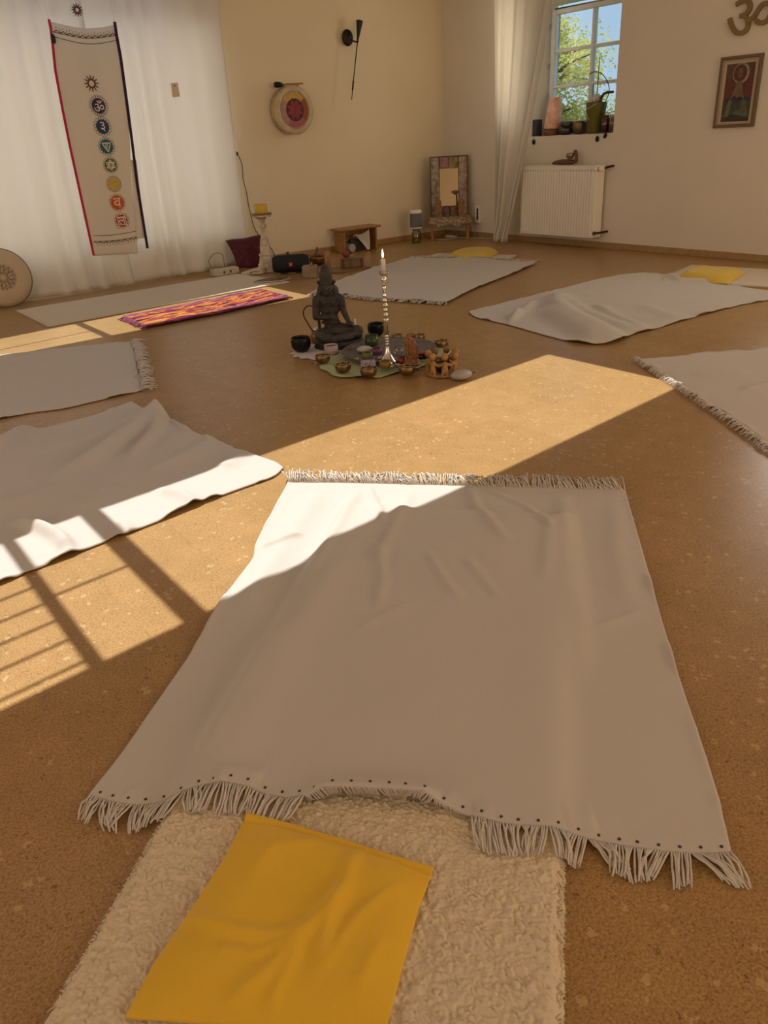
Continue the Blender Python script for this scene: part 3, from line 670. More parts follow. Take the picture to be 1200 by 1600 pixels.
# --- woven rug with colour stripes
def rug_material():
    m = bpy.data.materials.new('rag_rug'); m.use_nodes = True; nt = m.node_tree; N = nt.nodes; L = nt.links; b = N['Principled BSDF']
    b.inputs['Roughness'].default_value = 0.95; b.inputs['Specular IOR Level'].default_value = 0.1
    tc = N.new('ShaderNodeTexCoord'); mp = N.new('ShaderNodeMapping'); mp.inputs['Scale'].default_value = (3.2, 13, 1); L.new(tc.outputs['UV'], mp.inputs[0])
    n = N.new('ShaderNodeTexNoise'); n.inputs['Scale'].default_value = 1.0; n.inputs['Detail'].default_value = 3; n.inputs['Distortion'].default_value = 1.2; L.new(mp.outputs[0], n.inputs['Vector'])
    r = N.new('ShaderNodeValToRGB'); r.color_ramp.interpolation = 'CONSTANT'; e = r.color_ramp.elements
    st = [(0, (0.03, 0.01, 0.03)), (0.36, (0.16, 0.02, 0.05)), (0.42, (0.32, 0.045, 0.03)), (0.47, (0.48, 0.20, 0.03)), (0.51, (0.52, 0.28, 0.06)), (0.54, (0.32, 0.06, 0.05)), (0.60, (0.17, 0.05, 0.12)), (0.65, (0.05, 0.012, 0.03))]
    e[0].position, e[0].color = st[0][0], (*st[0][1], 1); e[1].position, e[1].color = st[1][0], (*st[1][1], 1)
    for p, c in st[2:]: k = e.new(p); k.color = (*c, 1)
    L.new(n.outputs['Fac'], r.inputs[0])
    sx = N.new('ShaderNodeSeparateXYZ'); L.new(tc.outputs['UV'], sx.inputs[0])
    r2 = N.new('ShaderNodeValToRGB'); e2 = r2.color_ramp.elements                         # purple borders along both sides
    e2[0].position, e2[0].color = 0.0, (1, 1, 1, 1); e2[1].position, e2[1].color = 1.0, (1, 1, 1, 1)
    for p, c in ((0.10, 1), (0.16, 0), (0.84, 0), (0.90, 1)): k = e2.new(p); k.color = (c, c, c, 1)
    L.new(sx.outputs['Y'], r2.inputs[0])
    mx = N.new('ShaderNodeMix'); mx.data_type = 'RGBA'; f2 = N.new('ShaderNodeMath'); f2.operation = 'MULTIPLY'; f2.inputs[1].default_value = 0.65; L.new(r2.outputs[0], f2.inputs[0]); L.new(f2.outputs[0], mx.inputs[0]); L.new(r.outputs[0], mx.inputs[6]); mx.inputs[7].default_value = (0.17, 0.05, 0.14, 1)
    L.new(mx.outputs[2], b.inputs['Base Color']); return m
M_RUG = rug_material()
P = coons([(194, 498), (300, 478), (408, 456)], [(408, 456), (430, 462), (451, 468)], [(231, 514), (340, 493), (451, 468)], [(194, 498), (212, 506), (231, 514)], 140, 40)
x, y = P[..., 0], P[..., 1]
Z = 0.010 + 0.012 * fbm(x * 14, y * 30, 6) + 0.004 * np.sin(y * 160 + 3 * fbm(x * 8, y * 8, 2))
rug = thing('woven_rug', 'red, orange and purple woven rug in the streak of sun by the mat', 'rug', (*P[20, 70], 0))
ro = grid_mesh('weave', P, Z, M_RUG, None, 0.008); into(ro, rug)
uv = ro.data.uv_layers.new(name='UVMap'); nvr, nur = Z.shape
uvs = np.array([((l.vertex_index % nur) / (nur - 1), 1 - (l.vertex_index // nur) / (nvr - 1)) for l in ro.data.loops]).ravel(); uv.data.foreach_set('uv', uvs)
M_RUGF = mat('rug_fringe', (0.30, 0.09, 0.10), 0.95, col2=(0.20, 0.05, 0.16), vscale=60)
ovr = P[20, -1] - P[20, -3]; ovr /= np.linalg.norm(ovr)
into(fringe('fringe', P[:, -1], ovr, 44, 0.045, M_RUGF, None, lambda a, b, t: 0.012 * (1 - t) + 0.003, 0.004, 3, 0.7), rug)
into(fringe('fringe', P[:, 0], -ovr, 44, 0.045, M_RUGF, None, lambda a, b, t: 0.012 * (1 - t) + 0.003, 0.004, 4, 0.7), rug)

# ------------------------------------------------------------------ curtains and wall hangings, back wall
def curtain(name, label, x0, x1, ytop, z_top, zb, waves, amp, seed, nx=160, nz=60, gather=None, m=None, axis='y', foot=0.0):
    xs = np.linspace(0, 1, nx); zs = np.linspace(0, 1, nz); v = []; f = []
    for j, t in enumerate(zs):
        for i, s in enumerate(xs):
            X = x0 + (x1 - x0) * s; a = amp * (0.55 + 0.45 * t)
            ph = 2 * math.pi * waves * s + 2.2 * math.sin(5 * s + seed) + 0.9 * math.sin(1.6 * t + s * 7 + seed) + 1.2 * math.sin(13 * s + 2 * seed)
            d = a * (0.55 + 0.45 * math.sin(7.7 * s + seed)) * math.sin(ph) + 0.022 * (1 - s * 0) * math.sin(2 * math.pi * waves * 0.31 * s + seed + 0.8 * t); d += 0.03 * t * float(vnoise(s * 6, t * 2, seed))
            z = z_top + (zb(s) - z_top) * t
            if gather: X, d, z = gather(s, t, X, d, z)
            if t > 0.93: d -= foot * (t - 0.93) / 0.07 * float(vnoise(s * 14, 0.3, seed + 2))
            v.append((X, ytop + d, z) if axis == 'y' else (ytop + d, X, z))
    for j in range(nz - 1):
        for i in range(nx - 1): k = j * nx + i; f.append((k, k + 1, k + nx + 1, k + nx))
    mb = MB(); mb.add(v, f); o = mb.build(name, m or M_CURT, None, smooth=True, solid=0.0015)
    return tag(o, label, 'curtain')
curtain('curtain', 'white cotton curtain panel behind the round floor cushion and banner', 0.2, 2.52, 7.10, 2.36, lambda s: 0.012 + 0.006 * math.sin(40 * s), 11, 0.036, 1, foot=0.05)
curtain('curtain', 'white cotton curtain panel behind the pinned paper note and maroon cushion', 2.47, 3.735, 7.14, 2.36, lambda s: 0.016 + 0.05 * s ** 3, 6, 0.034, 4, nx=110, foot=0.05)
rail = tag(MB().tube([(0.1, 7.12, 2.37), (3.8, 7.12, 2.37)], 0.012, 10).build('curtain_rail', M_WHITE), 'slim rail carrying the white curtains', 'curtain rail')

# --- banner with the seven printed signs
YN = 7.02
def bp_(px, py): p = onY(px, py, YN); return p[0], p[2]
def banner_y(X, Z): return YN + 0.006 * math.sin(X * 21 + Z * 3.0) + 0.004 * math.sin(X * 9 - Z * 5)
bx0, bz0 = bp_(80, 34); bx1, _ = bp_(181, 38); _, bzb = bp_(147, 398)
ban = thing('chakra_banner', 'long cream banner with seven round coloured signs hung before the curtain', 'banner', ((bx0 + bx1) / 2, YN, bzb))
M_BAN = cloth('banner_cotton', (0.82, 0.76, 0.64), translucent=0.35)
M_RED = cloth('crimson_ribbon', (0.46, 0.03, 0.07)); M_PUR = cloth('dark_violet_ribbon', (0.035, 0.02, 0.05)); M_INK = mat('black_ink', (0.015, 0.012, 0.012), 0.8)
tl, tr = bp_(80, 34), bp_(181, 38); bl_, br_ = bp_(146, 400), bp_(215, 396)
nxb, nzb = 60, 90
_le = np.array([bp_(*p) for p in [(80, 34), (81, 50), (83, 70), (87, 110), (98, 170), (110, 230), (123, 290), (137, 355), (146, 400)]])
_re = np.array([bp_(*p) for p in [(181, 38), (183, 55), (188, 90), (197, 160), (203, 225), (206, 285), (211, 345), (215, 396)]])
P = np.zeros((nzb, nxb, 2)); Z = np.zeros((nzb, nxb)); v = []
for j in range(nzb):
    t = j / (nzb - 1)
    for i in range(nxb):
        s = i / (nxb - 1)
        zz = (tl[1] * (1 - t) + bl_[1] * t) * (1 - s) + (tr[1] * (1 - t) + br_[1] * t) * s - 0.035 * math.sin(math.pi * s) * (1 - t) ** 3
        X = float(np.interp(-zz, -_le[:, 1], _le[:, 0])) * (1 - s) + float(np.interp(-zz, -_re[:, 1], _re[:, 0])) * s
        v.append((X, banner_y(X, zz), zz))
f = [(j * nxb + i, j * nxb + i + 1, (j + 1) * nxb + i + 1, (j + 1) * nxb + i) for j in range(nzb - 1) for i in range(nxb - 1)]
into(MB().add(v, f).build('cloth', M_BAN, None, smooth=True, solid=0.001), ban)
# turned-back strip of cloth at the lower right
v = []; q0, q1, q2, q3 = bp_(205, 250), bp_(214, 250), bp_(228, 372), bp_(213, 374)
mbx = MB(); mbx.plate([q0, q3, q2, q1], YN + 0.012, YN + 0.014); into(mbx.build('folded_edge', M_BAN), ban)
def ribbon(pts, w, m, name):
    mb = MB(); Q = [bp_(*p) for p in pts]; poly = [(x - w / 2, z) for x, z in Q] + [(x + w / 2, z) for x, z in reversed(Q)]
    n = len(Q); vv = []
    for k, (x, z) in enumerate(Q): vv += [(x - w / 2, banner_y(x, z) - 0.008, z), (x + w / 2, banner_y(x, z) - 0.008, z)]
    ff = [(2 * k, 2 * k + 1, 2 * k + 3, 2 * k + 2) for k in range(n - 1)]
    into(mb.add(vv, ff).build(name, m, None, solid=0.0015), ban)
ribbon([(76, 30), (79, 45), (82, 70), (86, 110), (97, 170), (109, 230), (122, 290), (136, 355), (146, 399)], 0.020, M_RED, 'ribbon')
ribbon([(179, 34), (182, 55), (188, 90), (197, 160), (206, 225), (214, 285), (222, 335), (230, 388)], 0.024, M_PUR, 'ribbon')
def on_banner(mb, name, m, off):
    mb.v = [(x, banner_y(x, z) - off, z) for x, y, z in mb.v]
    return into(mb.build(name, m), ban)
def line_strip(pts, w):
    mb = MB()
    for (xa, za), (xb, zb_) in zip(pts[:-1], pts[1:]):
        dx, dz = xb - xa, zb_ - za; L = math.hypot(dx, dz) or 1; nx_, nz_ = -dz / L * w / 2, dx / L * w / 2
        mb.add([(xa + nx_, 0, za + nz_), (xa - nx_, 0, za - nz_), (xb - nx_, 0, zb_ - nz_), (xb + nx_, 0, zb_ + nz_)], [(0, 1, 2, 3)])
    return mb
def arc_pts(a, b, sag, n=14): 
    A, B = bp_(*a), bp_(*b); return [(A[0] + (B[0] - A[0]) * k / n, A[1] + (B[1] - A[1]) * k / n - sag * math.sin(math.pi * k / n)) for k in range(n + 1)]
L1 = arc_pts((83, 50), (181, 55), 0.030); L2 = arc_pts((83, 57), (182, 63), 0.036); L3 = arc_pts((145, 368), (212, 361), 0.012); L4 = arc_pts((146, 377), (213, 370), 0.012)
border = MB()
for Lq in (L1, L2, L3, L4): q = line_strip(Lq, 0.004); border.add(q.v, q.f)
for Lq, sg, nn in ((L1, 1, 10), (L4, -1, 7)):
    for k in range(nn):
        a = np.array(Lq[0]) + 0; ia = k * 14 / nn; ib = (k + 1) * 14 / nn; ii = np.arange(15); Lx = np.array(Lq)
        xa, za = np.interp(ia, ii, Lx[:, 0]), np.interp(ia, ii, Lx[:, 1]); xb, zb_ = np.interp(ib, ii, Lx[:, 0]), np.interp(ib, ii, Lx[:, 1])
        q = line_strip([(xa, za), ((xa + xb) / 2, (za + zb_) / 2 + sg * 0.018), (xb, zb_)], 0.005); border.add(q.v, q.f)
        q = line_strip([(xb, zb_), (xb, zb_ + sg * 0.034)], 0.003); border.add(q.v, q.f)
        border.add(*((lambda c: ([(c[0] - .003, 0, c[1] - .003), (c[0] + .003, 0, c[1] - .003), (c[0] + .003, 0, c[1] + .003), (c[0] - .003, 0, c[1] + .003)], [(0, 1, 2, 3)]))(((xa + xb) / 2, (za + zb_) / 2 + sg * 0.034))))
stuff(on_banner(border, 'printed_border', M_INK, 0.004))
PALE = mat('pale_print', (0.80, 0.72, 0.58), 0.9)
def petals(cx, cz, r0, r1, n, w=0.0025, twist=0.0):
    mb = MB()
    for k in range(n):
        a0 = 2 * math.pi * k / n; a1 = a0 + 2 * math.pi / n * 1.25
        pts = [(cx + (r0 + (r1 - r0) * math.sin(math.pi * t)) * math.cos(a0 + (a1 - a0) * t), cz + (r0 + (r1 - r0) * math.sin(math.pi * t)) * math.sin(a0 + (a1 - a0) * t)) for t in np.linspace(0, 1, 7)]
        q = line_strip(pts, w); mb.add(q.v, q.f)
    return mb
def gear(cx, cz, ri, rb, ro, n):
    out = []; 
    for k in range(n):
        for da, r in ((-0.28, rb), (-0.12, ro), (0.12, ro), (0.28, rb)): a = 2 * math.pi * (k + da) / n; out.append((cx + r * math.cos(a), cz + r * math.sin(a)))
    m_ = len(out); v = [(x, 0, z) for x, z in out] + [(cx + ri * math.cos(2 * math.pi * (k // 4 + (-.28, -.12, .12, .28)[k % 4]) / n), 0, cz + ri * math.sin(2 * math.pi * (k // 4 + (-.28, -.12, .12, .28)[k % 4]) / n)) for k in range(m_)]
    return MB().add(v, [(k, (k + 1) % m_, m_ + (k + 1) % m_, m_ + k) for k in range(m_)])
M_BROWN = mat('brown_felt', (0.13, 0.05, 0.02), 0.9)
c = bp_(143, 130.5); mm = mpp((c[0], YN, c[1]))
q = gear(c[0], c[1], 4.3 * mm, 6.8 * mm, 11.5 * mm, 12); on_banner(q, 'printed_sun', M_BROWN, 0.004)
chak = [((154, 165.5), 11, 15.5, (0.055, 0.03, 0.085), '\u0950', 22), ((160, 198), 10.5, 14.5, (0.03, 0.06, 0.13), '\u0969', 16), ((166, 229), 10.5, 14, (0.03, 0.13, 0.15), 'hz', 16), ((172.3, 258), 10, 12.5, (0.13, 0.19, 0.06), 'ya', 14),
        ((177.5, 287.5), 10, 12.5, (0.62, 0.44, 0.09), None, 16), ((183, 316.5), 11, 13.5, (0.62, 0.12, 0.02), '\u0935', 10), ((190.3, 345), 9.5, 13, (0.42, 0.03, 0.04), '\u0932', 10)]
for i, (pc, r, ro, colr, ch, npet) in enumerate(chak):
    c = bp_(*pc); md = mat('print_colour_%s' % 'abcdefg'[i], colr, 0.85, var=0.25, vscale=90)
    mb = MB(); pts = disc(r * mm, 28, c[0], c[1]); mb.add([(x, 0, z) for x, z in pts], [tuple(range(28))]); on_banner(mb, 'printed_disc', md, 0.004)
    inkc = mat('print_line_%s' % 'abcdefg'[i], tuple(x * 0.55 for x in colr) if i not in (4,) else (0.10, 0.07, 0.03), 0.85)
    on_banner(petals(c[0], c[1], r * mm * 0.97, ro * mm, npet), 'printed_petals', inkc, 0.0045)
    g = MB()
    if ch == 'hz':
        q = line_strip([(c[0] - 7 * mm, c[1] + 5 * mm), (c[0] + 7 * mm, c[1] + 5 * mm), (c[0] + 1 * mm, c[1] - 8 * mm), (c[0] - 7 * mm, c[1] + 5 * mm)], 0.007); g.add(q.v, q.f); ch2, k = '\u0939', 5
    elif ch == 'ya':
        for s in (1, -1):
            q = line_strip([(c[0] + 8 * mm * math.sin(a), c[1] + s * 8 * mm * math.cos(a)) for a in (0, 2.094, 4.189, 6.283)], 0.006); g.add(q.v, q.f)
        ch2, k = '\u092f', 5
    else:
        ch2, k = ch, (9 if ch not in ('\u0950',) else 10)
    if i == 6:
        q = line_strip([(c[0] - 6.5 * mm, c[1] - 6 * mm), (c[0] + 6.5 * mm, c[1] - 6 * mm), (c[0] + 6.5 * mm, c[1] + 6 * mm), (c[0] - 6.5 * mm, c[1] + 6 * mm), (c[0] - 6.5 * mm, c[1] - 6 * mm)], 0.006); g.add(q.v, q.f); k = 7
    if ch2:
        vv, ff = glyph(ch2, 1.0)
        if len(vv):
            ctr = (vv.min(0) + vv.max(0)) / 2; sc_ = 1.55 * k * mm / max(1e-6, (vv.max(0) - vv.min(0))[1]); vv = (vv - ctr) * sc_
            g.add([(c[0] + p[0], 0, c[1] + p[1]) for p in vv], ff)
    if g.v: on_banner(g, 'printed_sign', PALE, 0.0055)
# sun ornament hanging above the banner
c = bp_(120.5, 15.5); sun_o = thing('sun_ornament', 'small brown wooden sun hanging above the banner', 'ornament', (c[0], YN, c[1]))
q = gear(0, 0, 2.6 * mm, 5.5 * mm, 8.5 * mm, 12); q.build('sun_disc', M_BROWN, sun_o, solid=0.008)
MB().tube([(0, 0, 0.05), (0, 0.0, 0.75)], 0.0012, 5).build('thread', M_FRINGE, sun_o)
c = bp_(83, 61); o = MB().ell((c[0], YN - 0.012, c[1]), (0.016, 0.010, 0.034)).build('banner_clip', M_METALDARK, None, True); into(o, ban)
for px_, py_ in ((77, 30), (180, 34)):
    c = bp_(px_, py_); into(MB().tube([(c[0], YN, c[1] - 0.01), (c[0], 7.12, 2.372)], 0.0012, 5).build('hanging_thread', M_FRINGE), ban)
# pinned note
p0 = onY(266.5, 130, 7.085); p1 = onY(277, 129, 7.085); p2 = onY(281, 151, 7.085); p3 = onY(269.5, 152, 7.085)
note = thing('paper_note', 'small cream paper note pinned on the curtain', 'note', (*p0[:2], p3[2]))
mb = MB().plate([(p0[0], p0[2]), (p3[0], p3[2]), (p2[0], p2[2]), (p1[0], p1[2])], 7.080, 7.082); into(mb.build('sheet', cloth('note_paper', (0.80, 0.70, 0.48), translucent=0.25)), note)
pp = onY(273, 134, 7.078); into(MB().ell(pp, (0.006, 0.004, 0.006)).build('pin', M_BROWN), note)

# --- round floor cushion, leaning on the curtain
c = fl(10, 481); cush = thing('round_cushion', 'round cream floor cushion with grey mandala print leaning on the curtain', 'cushion', (c[0] + 0.0, c[1] + 0.055, 0.0), 0.0)
ctr = onY(6, 447, c[1] + 0.055); R_ = 0.225
M_CUSH = cloth('cream_cushion', (0.55, 0.44, 0.29)); M_MAND = mat('mandala_ink', (0.20, 0.15, 0.09), 0.9)
tilt = Matrix.Rotation(math.radians(-12), 4, 'X')
holder = []
prof = [(0.001, -0.055), (0.12, -0.056), (0.19, -0.045), (0.218, -0.022), (0.226, 0), (0.218, 0.022), (0.19, 0.045), (0.12, 0.056), (0.001, 0.057)]
def cushv(mb, name, m, sm=True):
    cz = 0.224
    mb.v = [tuple(Vector((ctr[0] - c[0], 0, cz)) + (tilt.to_3x3() @ Vector((x, z, y)))) for x, y, z in mb.v]
    return mb.build(name, m, cush, smooth=sm)
body = MB().lathe(prof, 48); body.v = [(x, y, z) for x, y, z in body.v]; cushv(body, 'cover', M_CUSH)
mand = MB()
for rr, rx, n_, w_ in ((0.02, 0.045, 8, 0.004), (0.05, 0.085, 12, 0.005), (0.085, 0.12, 16, 0.005), (0.115, 0.135, 24, 0.004), (0.03, 0.1, 16, 0.003)):
    q = petals(0, 0, rr, rx, n_, w_); mand.add([(x, z, -0.0575 + 0.02 * (math.hypot(x, z) / 0.19) ** 4) for x, y, z in q.v], q.f)
cushv(mand, 'mandala_print', M_MAND, False)
pip = MB().tube([(0.227 * math.cos(a), 0.227 * math.sin(a), 0) for a in np.linspace(0, 2 * math.pi, 60)], 0.006, 6); cushv(pip, 'piping', M_MAND)

# ------------------------------------------------------------------ back wall: gong drum, sconce, socket
YD = 7.205
gc = onY(457, 172, YD - 0.055); rx_ = 0.2
gong = thing('frame_drum', 'round frame drum with painted red flower hanging on the wall', 'drum', (gc[0] + 0.02, YB, gc[2]))
DR = 0.205
M_HIDE = mat('drum_hide', (0.60, 0.50, 0.33), 0.7, var=0.2, vscale=14); M_HOOP = mat('drum_hoop', (0.55, 0.37, 0.17), 0.6, var=0.25, vscale=18)
def wallv(mb, ydist): mb.v = [(x, ydist + z, y) for x, y, z in mb.v]; return mb
mb = MB().lathe([(DR, -0.03), (DR + 0.004, -0.05), (DR + 0.004, -0.125), (DR - 0.004, -0.13)], 48); wallv(mb, 0).build('hoop', M_HOOP, gong, smooth=True, bevel=0.002)
mb = MB().lathe([(0.001, -0.1315), (DR - 0.03, -0.1315), (DR - 0.004, -0.130), (DR + 0.006, -0.122), (DR + 0.006, -0.10)], 48); wallv(mb, 0).build('hide', M_HIDE, gong, smooth=True)
def ring(r0, r1, a0, a1, y, n=24): 
    v = []; 
    for k in range(n + 1):
        a = a0 + (a1 - a0) * k / n; v += [(r0 * math.cos(a), y, r0 * math.sin(a)), (r1 * math.cos(a), y, r1 * math.sin(a))]
    return MB().add(v, [(2 * k, 2 * k + 1, 2 * k + 3, 2 * k + 2) for k in range(n)])
for a0, a1, cc, nm in ((-0.75, 0.75, (0.34, 0.09, 0.03), 'a'), (0.75, 2.5, (0.60, 0.38, 0.08), 'b'), (2.5, 4.1, (0.44, 0.25, 0.22), 'c'), (4.1, 5.54, (0.40, 0.13, 0.15), 'd')):
    ring(0.098, 0.153, a0, a1, -0.1335).build('painted_segment', mat('drum_paint_' + nm, cc, 0.7, var=0.15, vscale=30), gong)
ring(0.0, 0.098, 0, 2 * math.pi, -0.1337, 40).build('painted_field', mat('drum_paint_dark', (0.075, 0.03, 0.02), 0.7, var=0.3, vscale=40), gong)
pts = []
for k in range(8):
    for da, r in ((-0.5, 0.055), (-0.25, 0.075), (0, 0.092), (0.25, 0.075)): a = 2 * math.pi * (k + da) / 8 + math.pi / 8; pts.append((r * math.cos(a), -0.1342, r * math.sin(a)))
MB().add(pts, [tuple(range(32))]).build('painted_flower', mat('drum_flower_red', (0.33, 0.04, 0.055), 0.7, var=0.3, vscale=50), gong)
MB().add([(x * 0.16, -0.1346, z * 0.62) for x, y, z in pts], [tuple(range(32))]).build('painted_heart', mat('drum_heart_red', (0.24, 0.02, 0.04), 0.7), gong)
ring(0.158, 0.161, 0, 2 * math.pi, -0.1338, 40).build('painted_line', M_BROWN, gong)
# mallet on two pegs above the drum
a = onY(430, 132.5, 7.17); b = onY(473, 130.5, 7.17)
mal = thing('drum_mallet', 'drum mallet with black felt head resting above the drum', 'mallet', (*a[:2], a[2]))
into(MB().tube([a, (a + b) / 2, b], 0.008, 8).build('handle', M_WOOD), mal)
into(MB().tube([a - np.array([0.005, 0, 0]), a + np.array([0.02, 0, 0]), a + np.array([0.06, 0, 0]), a + np.array([0.085, 0, 0])], [0.022, 0.027, 0.023, 0.010], 12).build('head', M_BLACK, None, True), mal)
for t in (0.3, 0.8): 
    q = a + (b - a) * t; into(MB().tube([(q[0], 7.268, q[2] - 0.016), (q[0], 7.15, q[2] - 0.016)], 0.005, 6).build('peg', M_WOOD), mal)
# iron torch sconce
YT = 7.16
tq = [onY(549.5, 156, YT), onY(552, 128, YT), onY(558.5, 66, YT)]
sc = thing('wall_sconce', 'black iron torch sconce with round disc and long spike', 'sconce', (tq[2][0], YB, tq[0][2]))
into(MB().tube(tq, [0.004, 0.005, 0.006], 8).build('spike', M_METALDARK), sc)
into(MB().tube([onY(550.8, 141, YT), onY(552.2, 126, YT)], 0.0085, 8).build('grip', M_METALDARK), sc)
k0, k1 = onY(558.5, 66, YT), onY(562, 32.5, YT)
into(MB().tube([k0, k0 * 0.75 + k1 * 0.25, k1], [0.008, 0.013, 0.034], 14).build('cone', M_METALDARK), sc)
dc = onY(542.5, 59, 7.24)
mb = MB().lathe([(0.001, -0.012), (0.058, -0.010), (0.060, 0.0), (0.058, 0.010), (0.001, 0.012)], 28); mb.v = [(dc[0] + x, 7.235 + z, dc[2] + y * 1.22) for x, y, z in mb.v]
into(mb.build('disc', M_METALDARK, None, True), sc)
into(MB().tube([(dc[0] + 0.03, 7.235, dc[2] - 0.02), tuple(onY(558.5, 66, YT))], 0.007, 8).build('arm', M_METALDARK), sc)
into(MB().ell(onY(558.7, 65, YT), (0.012, 0.012, 0.012)).build('knuckle', M_METALDARK), sc)
into(MB().tube([(dc[0], 7.235, dc[2]), (dc[0], 7.27, dc[2])], 0.02, 10).build('mount', M_METALDARK), sc)
# double socket with plug and cable
s1, s2 = onY(364, 227, YB), onY(366, 240.5, YB)
sk = thing('wall_socket', 'white double wall socket beside the curtain edge', 'socket', (s1[0], YB, s1[2]))
for s in (s1, s2):
    fr = into(MB().box((s[0], YB - 0.006, s[2]), (0.075, 0.012, 0.078)).build('socket_frame', M_WHITE, None, bevel=0.004), sk)
into(MB().tube([(s1[0], YB - 0.010, s1[2]), (s1[0], YB - 0.0145, s1[2])], 0.008, 10).build('signal_hole', M_BLACK), sk)
pl = tag(MB().tube([(s2[0] + .004, YB - 0.012, s2[2]), (s2[0] + .004, YB - 0.034, s2[2]), (s2[0] + .006, YB - 0.05, s2[2])], [0.021, 0.02, 0.012], 14).build('power_cable', M_BLACK, None), 'thin black power cable hanging from the socket behind the candle stand', 'cable')
M_CABLE = mat('dark_cable', (0.05, 0.03, 0.02), 0.5)
cp = [onY(367, 240, 7.22), onY(372, 243, 7.22), onY(378, 257, 7.235), onY(380, 280, 7.24), onY(385, 300, 7.24), onY(389, 323, 7.24), onY(397, 355, 7.23), onY(406, 369, 7.20), onY(416, 379, 7.15), onY(424, 389, 7.10), onY(429, 398, 7.0), onY(431, 404, 6.9), fl(436, 414)]
def spline(P, n=8):
    P = [np.array(p, float) for p in P]; out = []
    for i in range(len(P) - 1):
        p0, p1, p2, p3 = P[max(i - 1, 0)], P[i], P[i + 1], P[min(i + 2, len(P) - 1)]
        for t in np.linspace(0, 1, n, endpoint=False):
            out.append(0.5 * ((2 * p1) + (-p0 + p2) * t + (2 * p0 - 5 * p1 + 4 * p2 - p3) * t * t + (-p0 + 3 * p1 - 3 * p2 + p3) * t ** 3))
    return out + [P[-1]]
cp[-1] = cp[-1] + np.array([0, 0, 0.005])
cab = MB().tube(spline(cp, 5), 0.0045, 6).build('cord', M_CABLE, None, True); cab.parent = pl

# ------------------------------------------------------------------ things on the floor along the back wall
def at(px, py): p = fl(px, py); return (p[0], p[1], 0.0)
# adapter box with grey lead
p = at(354, 429.5); ab = thing('power_box', 'flat white power box on the floor beside the maroon cushion', 'power box', p, -0.02)
M_OFFW = mat('offwhite_plastic', (0.55, 0.49, 0.37), 0.5)
MB().box((0, 0.03, 0.031), (0.25, 0.11, 0.058)).build('case', M_OFFW, ab, bevel=0.005)
for x in (-0.03, 0.035): MB().box((x, -0.0265, 0.03), (0.016, 0.004, 0.022)).build('switch', M_BROWN, ab)
ld = MB().tube([tuple(Vector(q)) for q in spline([(-0.10, 0.04, 0.05), (-0.13, 0.06, 0.13), (-0.05, 0.09, 0.19), (0.03, 0.10, 0.17), (0.02, 0.06, 0.062)], 8)], 0.0035, 6).build('lead', mat('grey_lead', (0.16, 0.13, 0.10), 0.6), ab, True)
# maroon cushion
a = fl(371, 424); b = fl(412, 421); wv = math.hypot(*(b - a)[:2]); ang = math.atan2(b[1] - a[1], b[0] - a[0])
mc = thing('maroon_cushion', 'dark maroon patterned cushion leaning against the back wall', 'cushion', (*a[:2], 0), ang)
M_MAR = cloth('maroon_brocade', (0.085, 0.012, 0.020)); MATS['maroon_brocade'].node_tree.nodes['Principled BSDF'].inputs['Roughness'].default_value = 0.7
n = 24; mb = MB()
for s in (-1, 1):
    v = []
    for j in range(n + 1):
        for i in range(n + 1):
            u_, t_ = i / n, j / n; X = (u_ * (1 - t_) * wv + u_ * t_ * (wv + 0.09) - t_ * 0.085); pr_ = (math.sin(math.pi * u_) * math.sin(math.pi * t_)) ** 0.45
            pinch = 0.018 * (abs(2 * u_ - 1) ** 3) * math.sin(math.pi * t_)
            Zl = t_ * 0.275 + 0.03 * t_ * u_ + 0.004 * math.sin(9 * u_); v.append((X + (pinch if u_ < .5 else -pinch), t_ * 0.14 + s * 0.055 * pr_, 0.004 + Zl * 0.97 + (0.02 if t_ == 0 else 0.02 * (1 - t_))))
    mb.add(v, [(j * (n + 1) + i, j * (n + 1) + i + 1, (j + 1) * (n + 1) + i + 1, (j + 1) * (n + 1) + i) for j in range(n) for i in range(n)])
mb.build('cover', M_MAR, mc, smooth=True)
mo = MB()
for k in range(46):
    rg = random.random(); u_, t_ = random.uniform(0.12, 0.88), random.uniform(0.12, 0.75); pr_ = (math.sin(math.pi * u_) * math.sin(math.pi * t_)) ** 0.45
    X = (u_ * (1 - t_) * wv + u_ * t_ * (wv + 0.09) - t_ * 0.085); q = petals(0, 0, 0.006, 0.014, 5, 0.002); mo.add([(X + x, t_ * 0.14 - 0.0575 * pr_, 0.024 + t_ * 0.275 * 0.97 + z - 0.0 * t_) for x, y, z in q.v], q.f)
mo.build('brocade_motif', mat('brocade_rose', (0.15, 0.04, 0.04), 0.7), mc)
# white turned candle stand with yellow candle
p = at(419, 425); st = thing('candle_stand', 'white distressed turned wooden candle stand by the back wall', 'candle stand', p, FACE)
M_DIST = mat('distressed_white', (0.66, 0.57, 0.44), 0.7, col2=(0.50, 0.40, 0.27), vscale=25)
H = 0.50
MB().box((0, 0, 0.045), (0.15, 0.15, 0.09)).build('foot', M_DIST, st, bevel=0.012)
mb = MB()
v = []
for z, w in ((0.09, 0.13), (0.15, 0.105), (0.155, 0.12), (0.17, 0.12), (0.175, 0.085), (0.24, 0.07)):
    v += [(-w / 2, -w / 2, z), (w / 2, -w / 2, z), (w / 2, w / 2, z), (-w / 2, w / 2, z)]
f = [(0, 3, 2, 1), (20, 21, 22, 23)] + [(4 * i + k, 4 * i + (k + 1) % 4, 4 * i + 4 + (k + 1) % 4, 4 * i + 4 + k) for i in range(5) for k in range(4)]
mb.add(v, f).build('plinth', M_DIST, st, bevel=0.004)
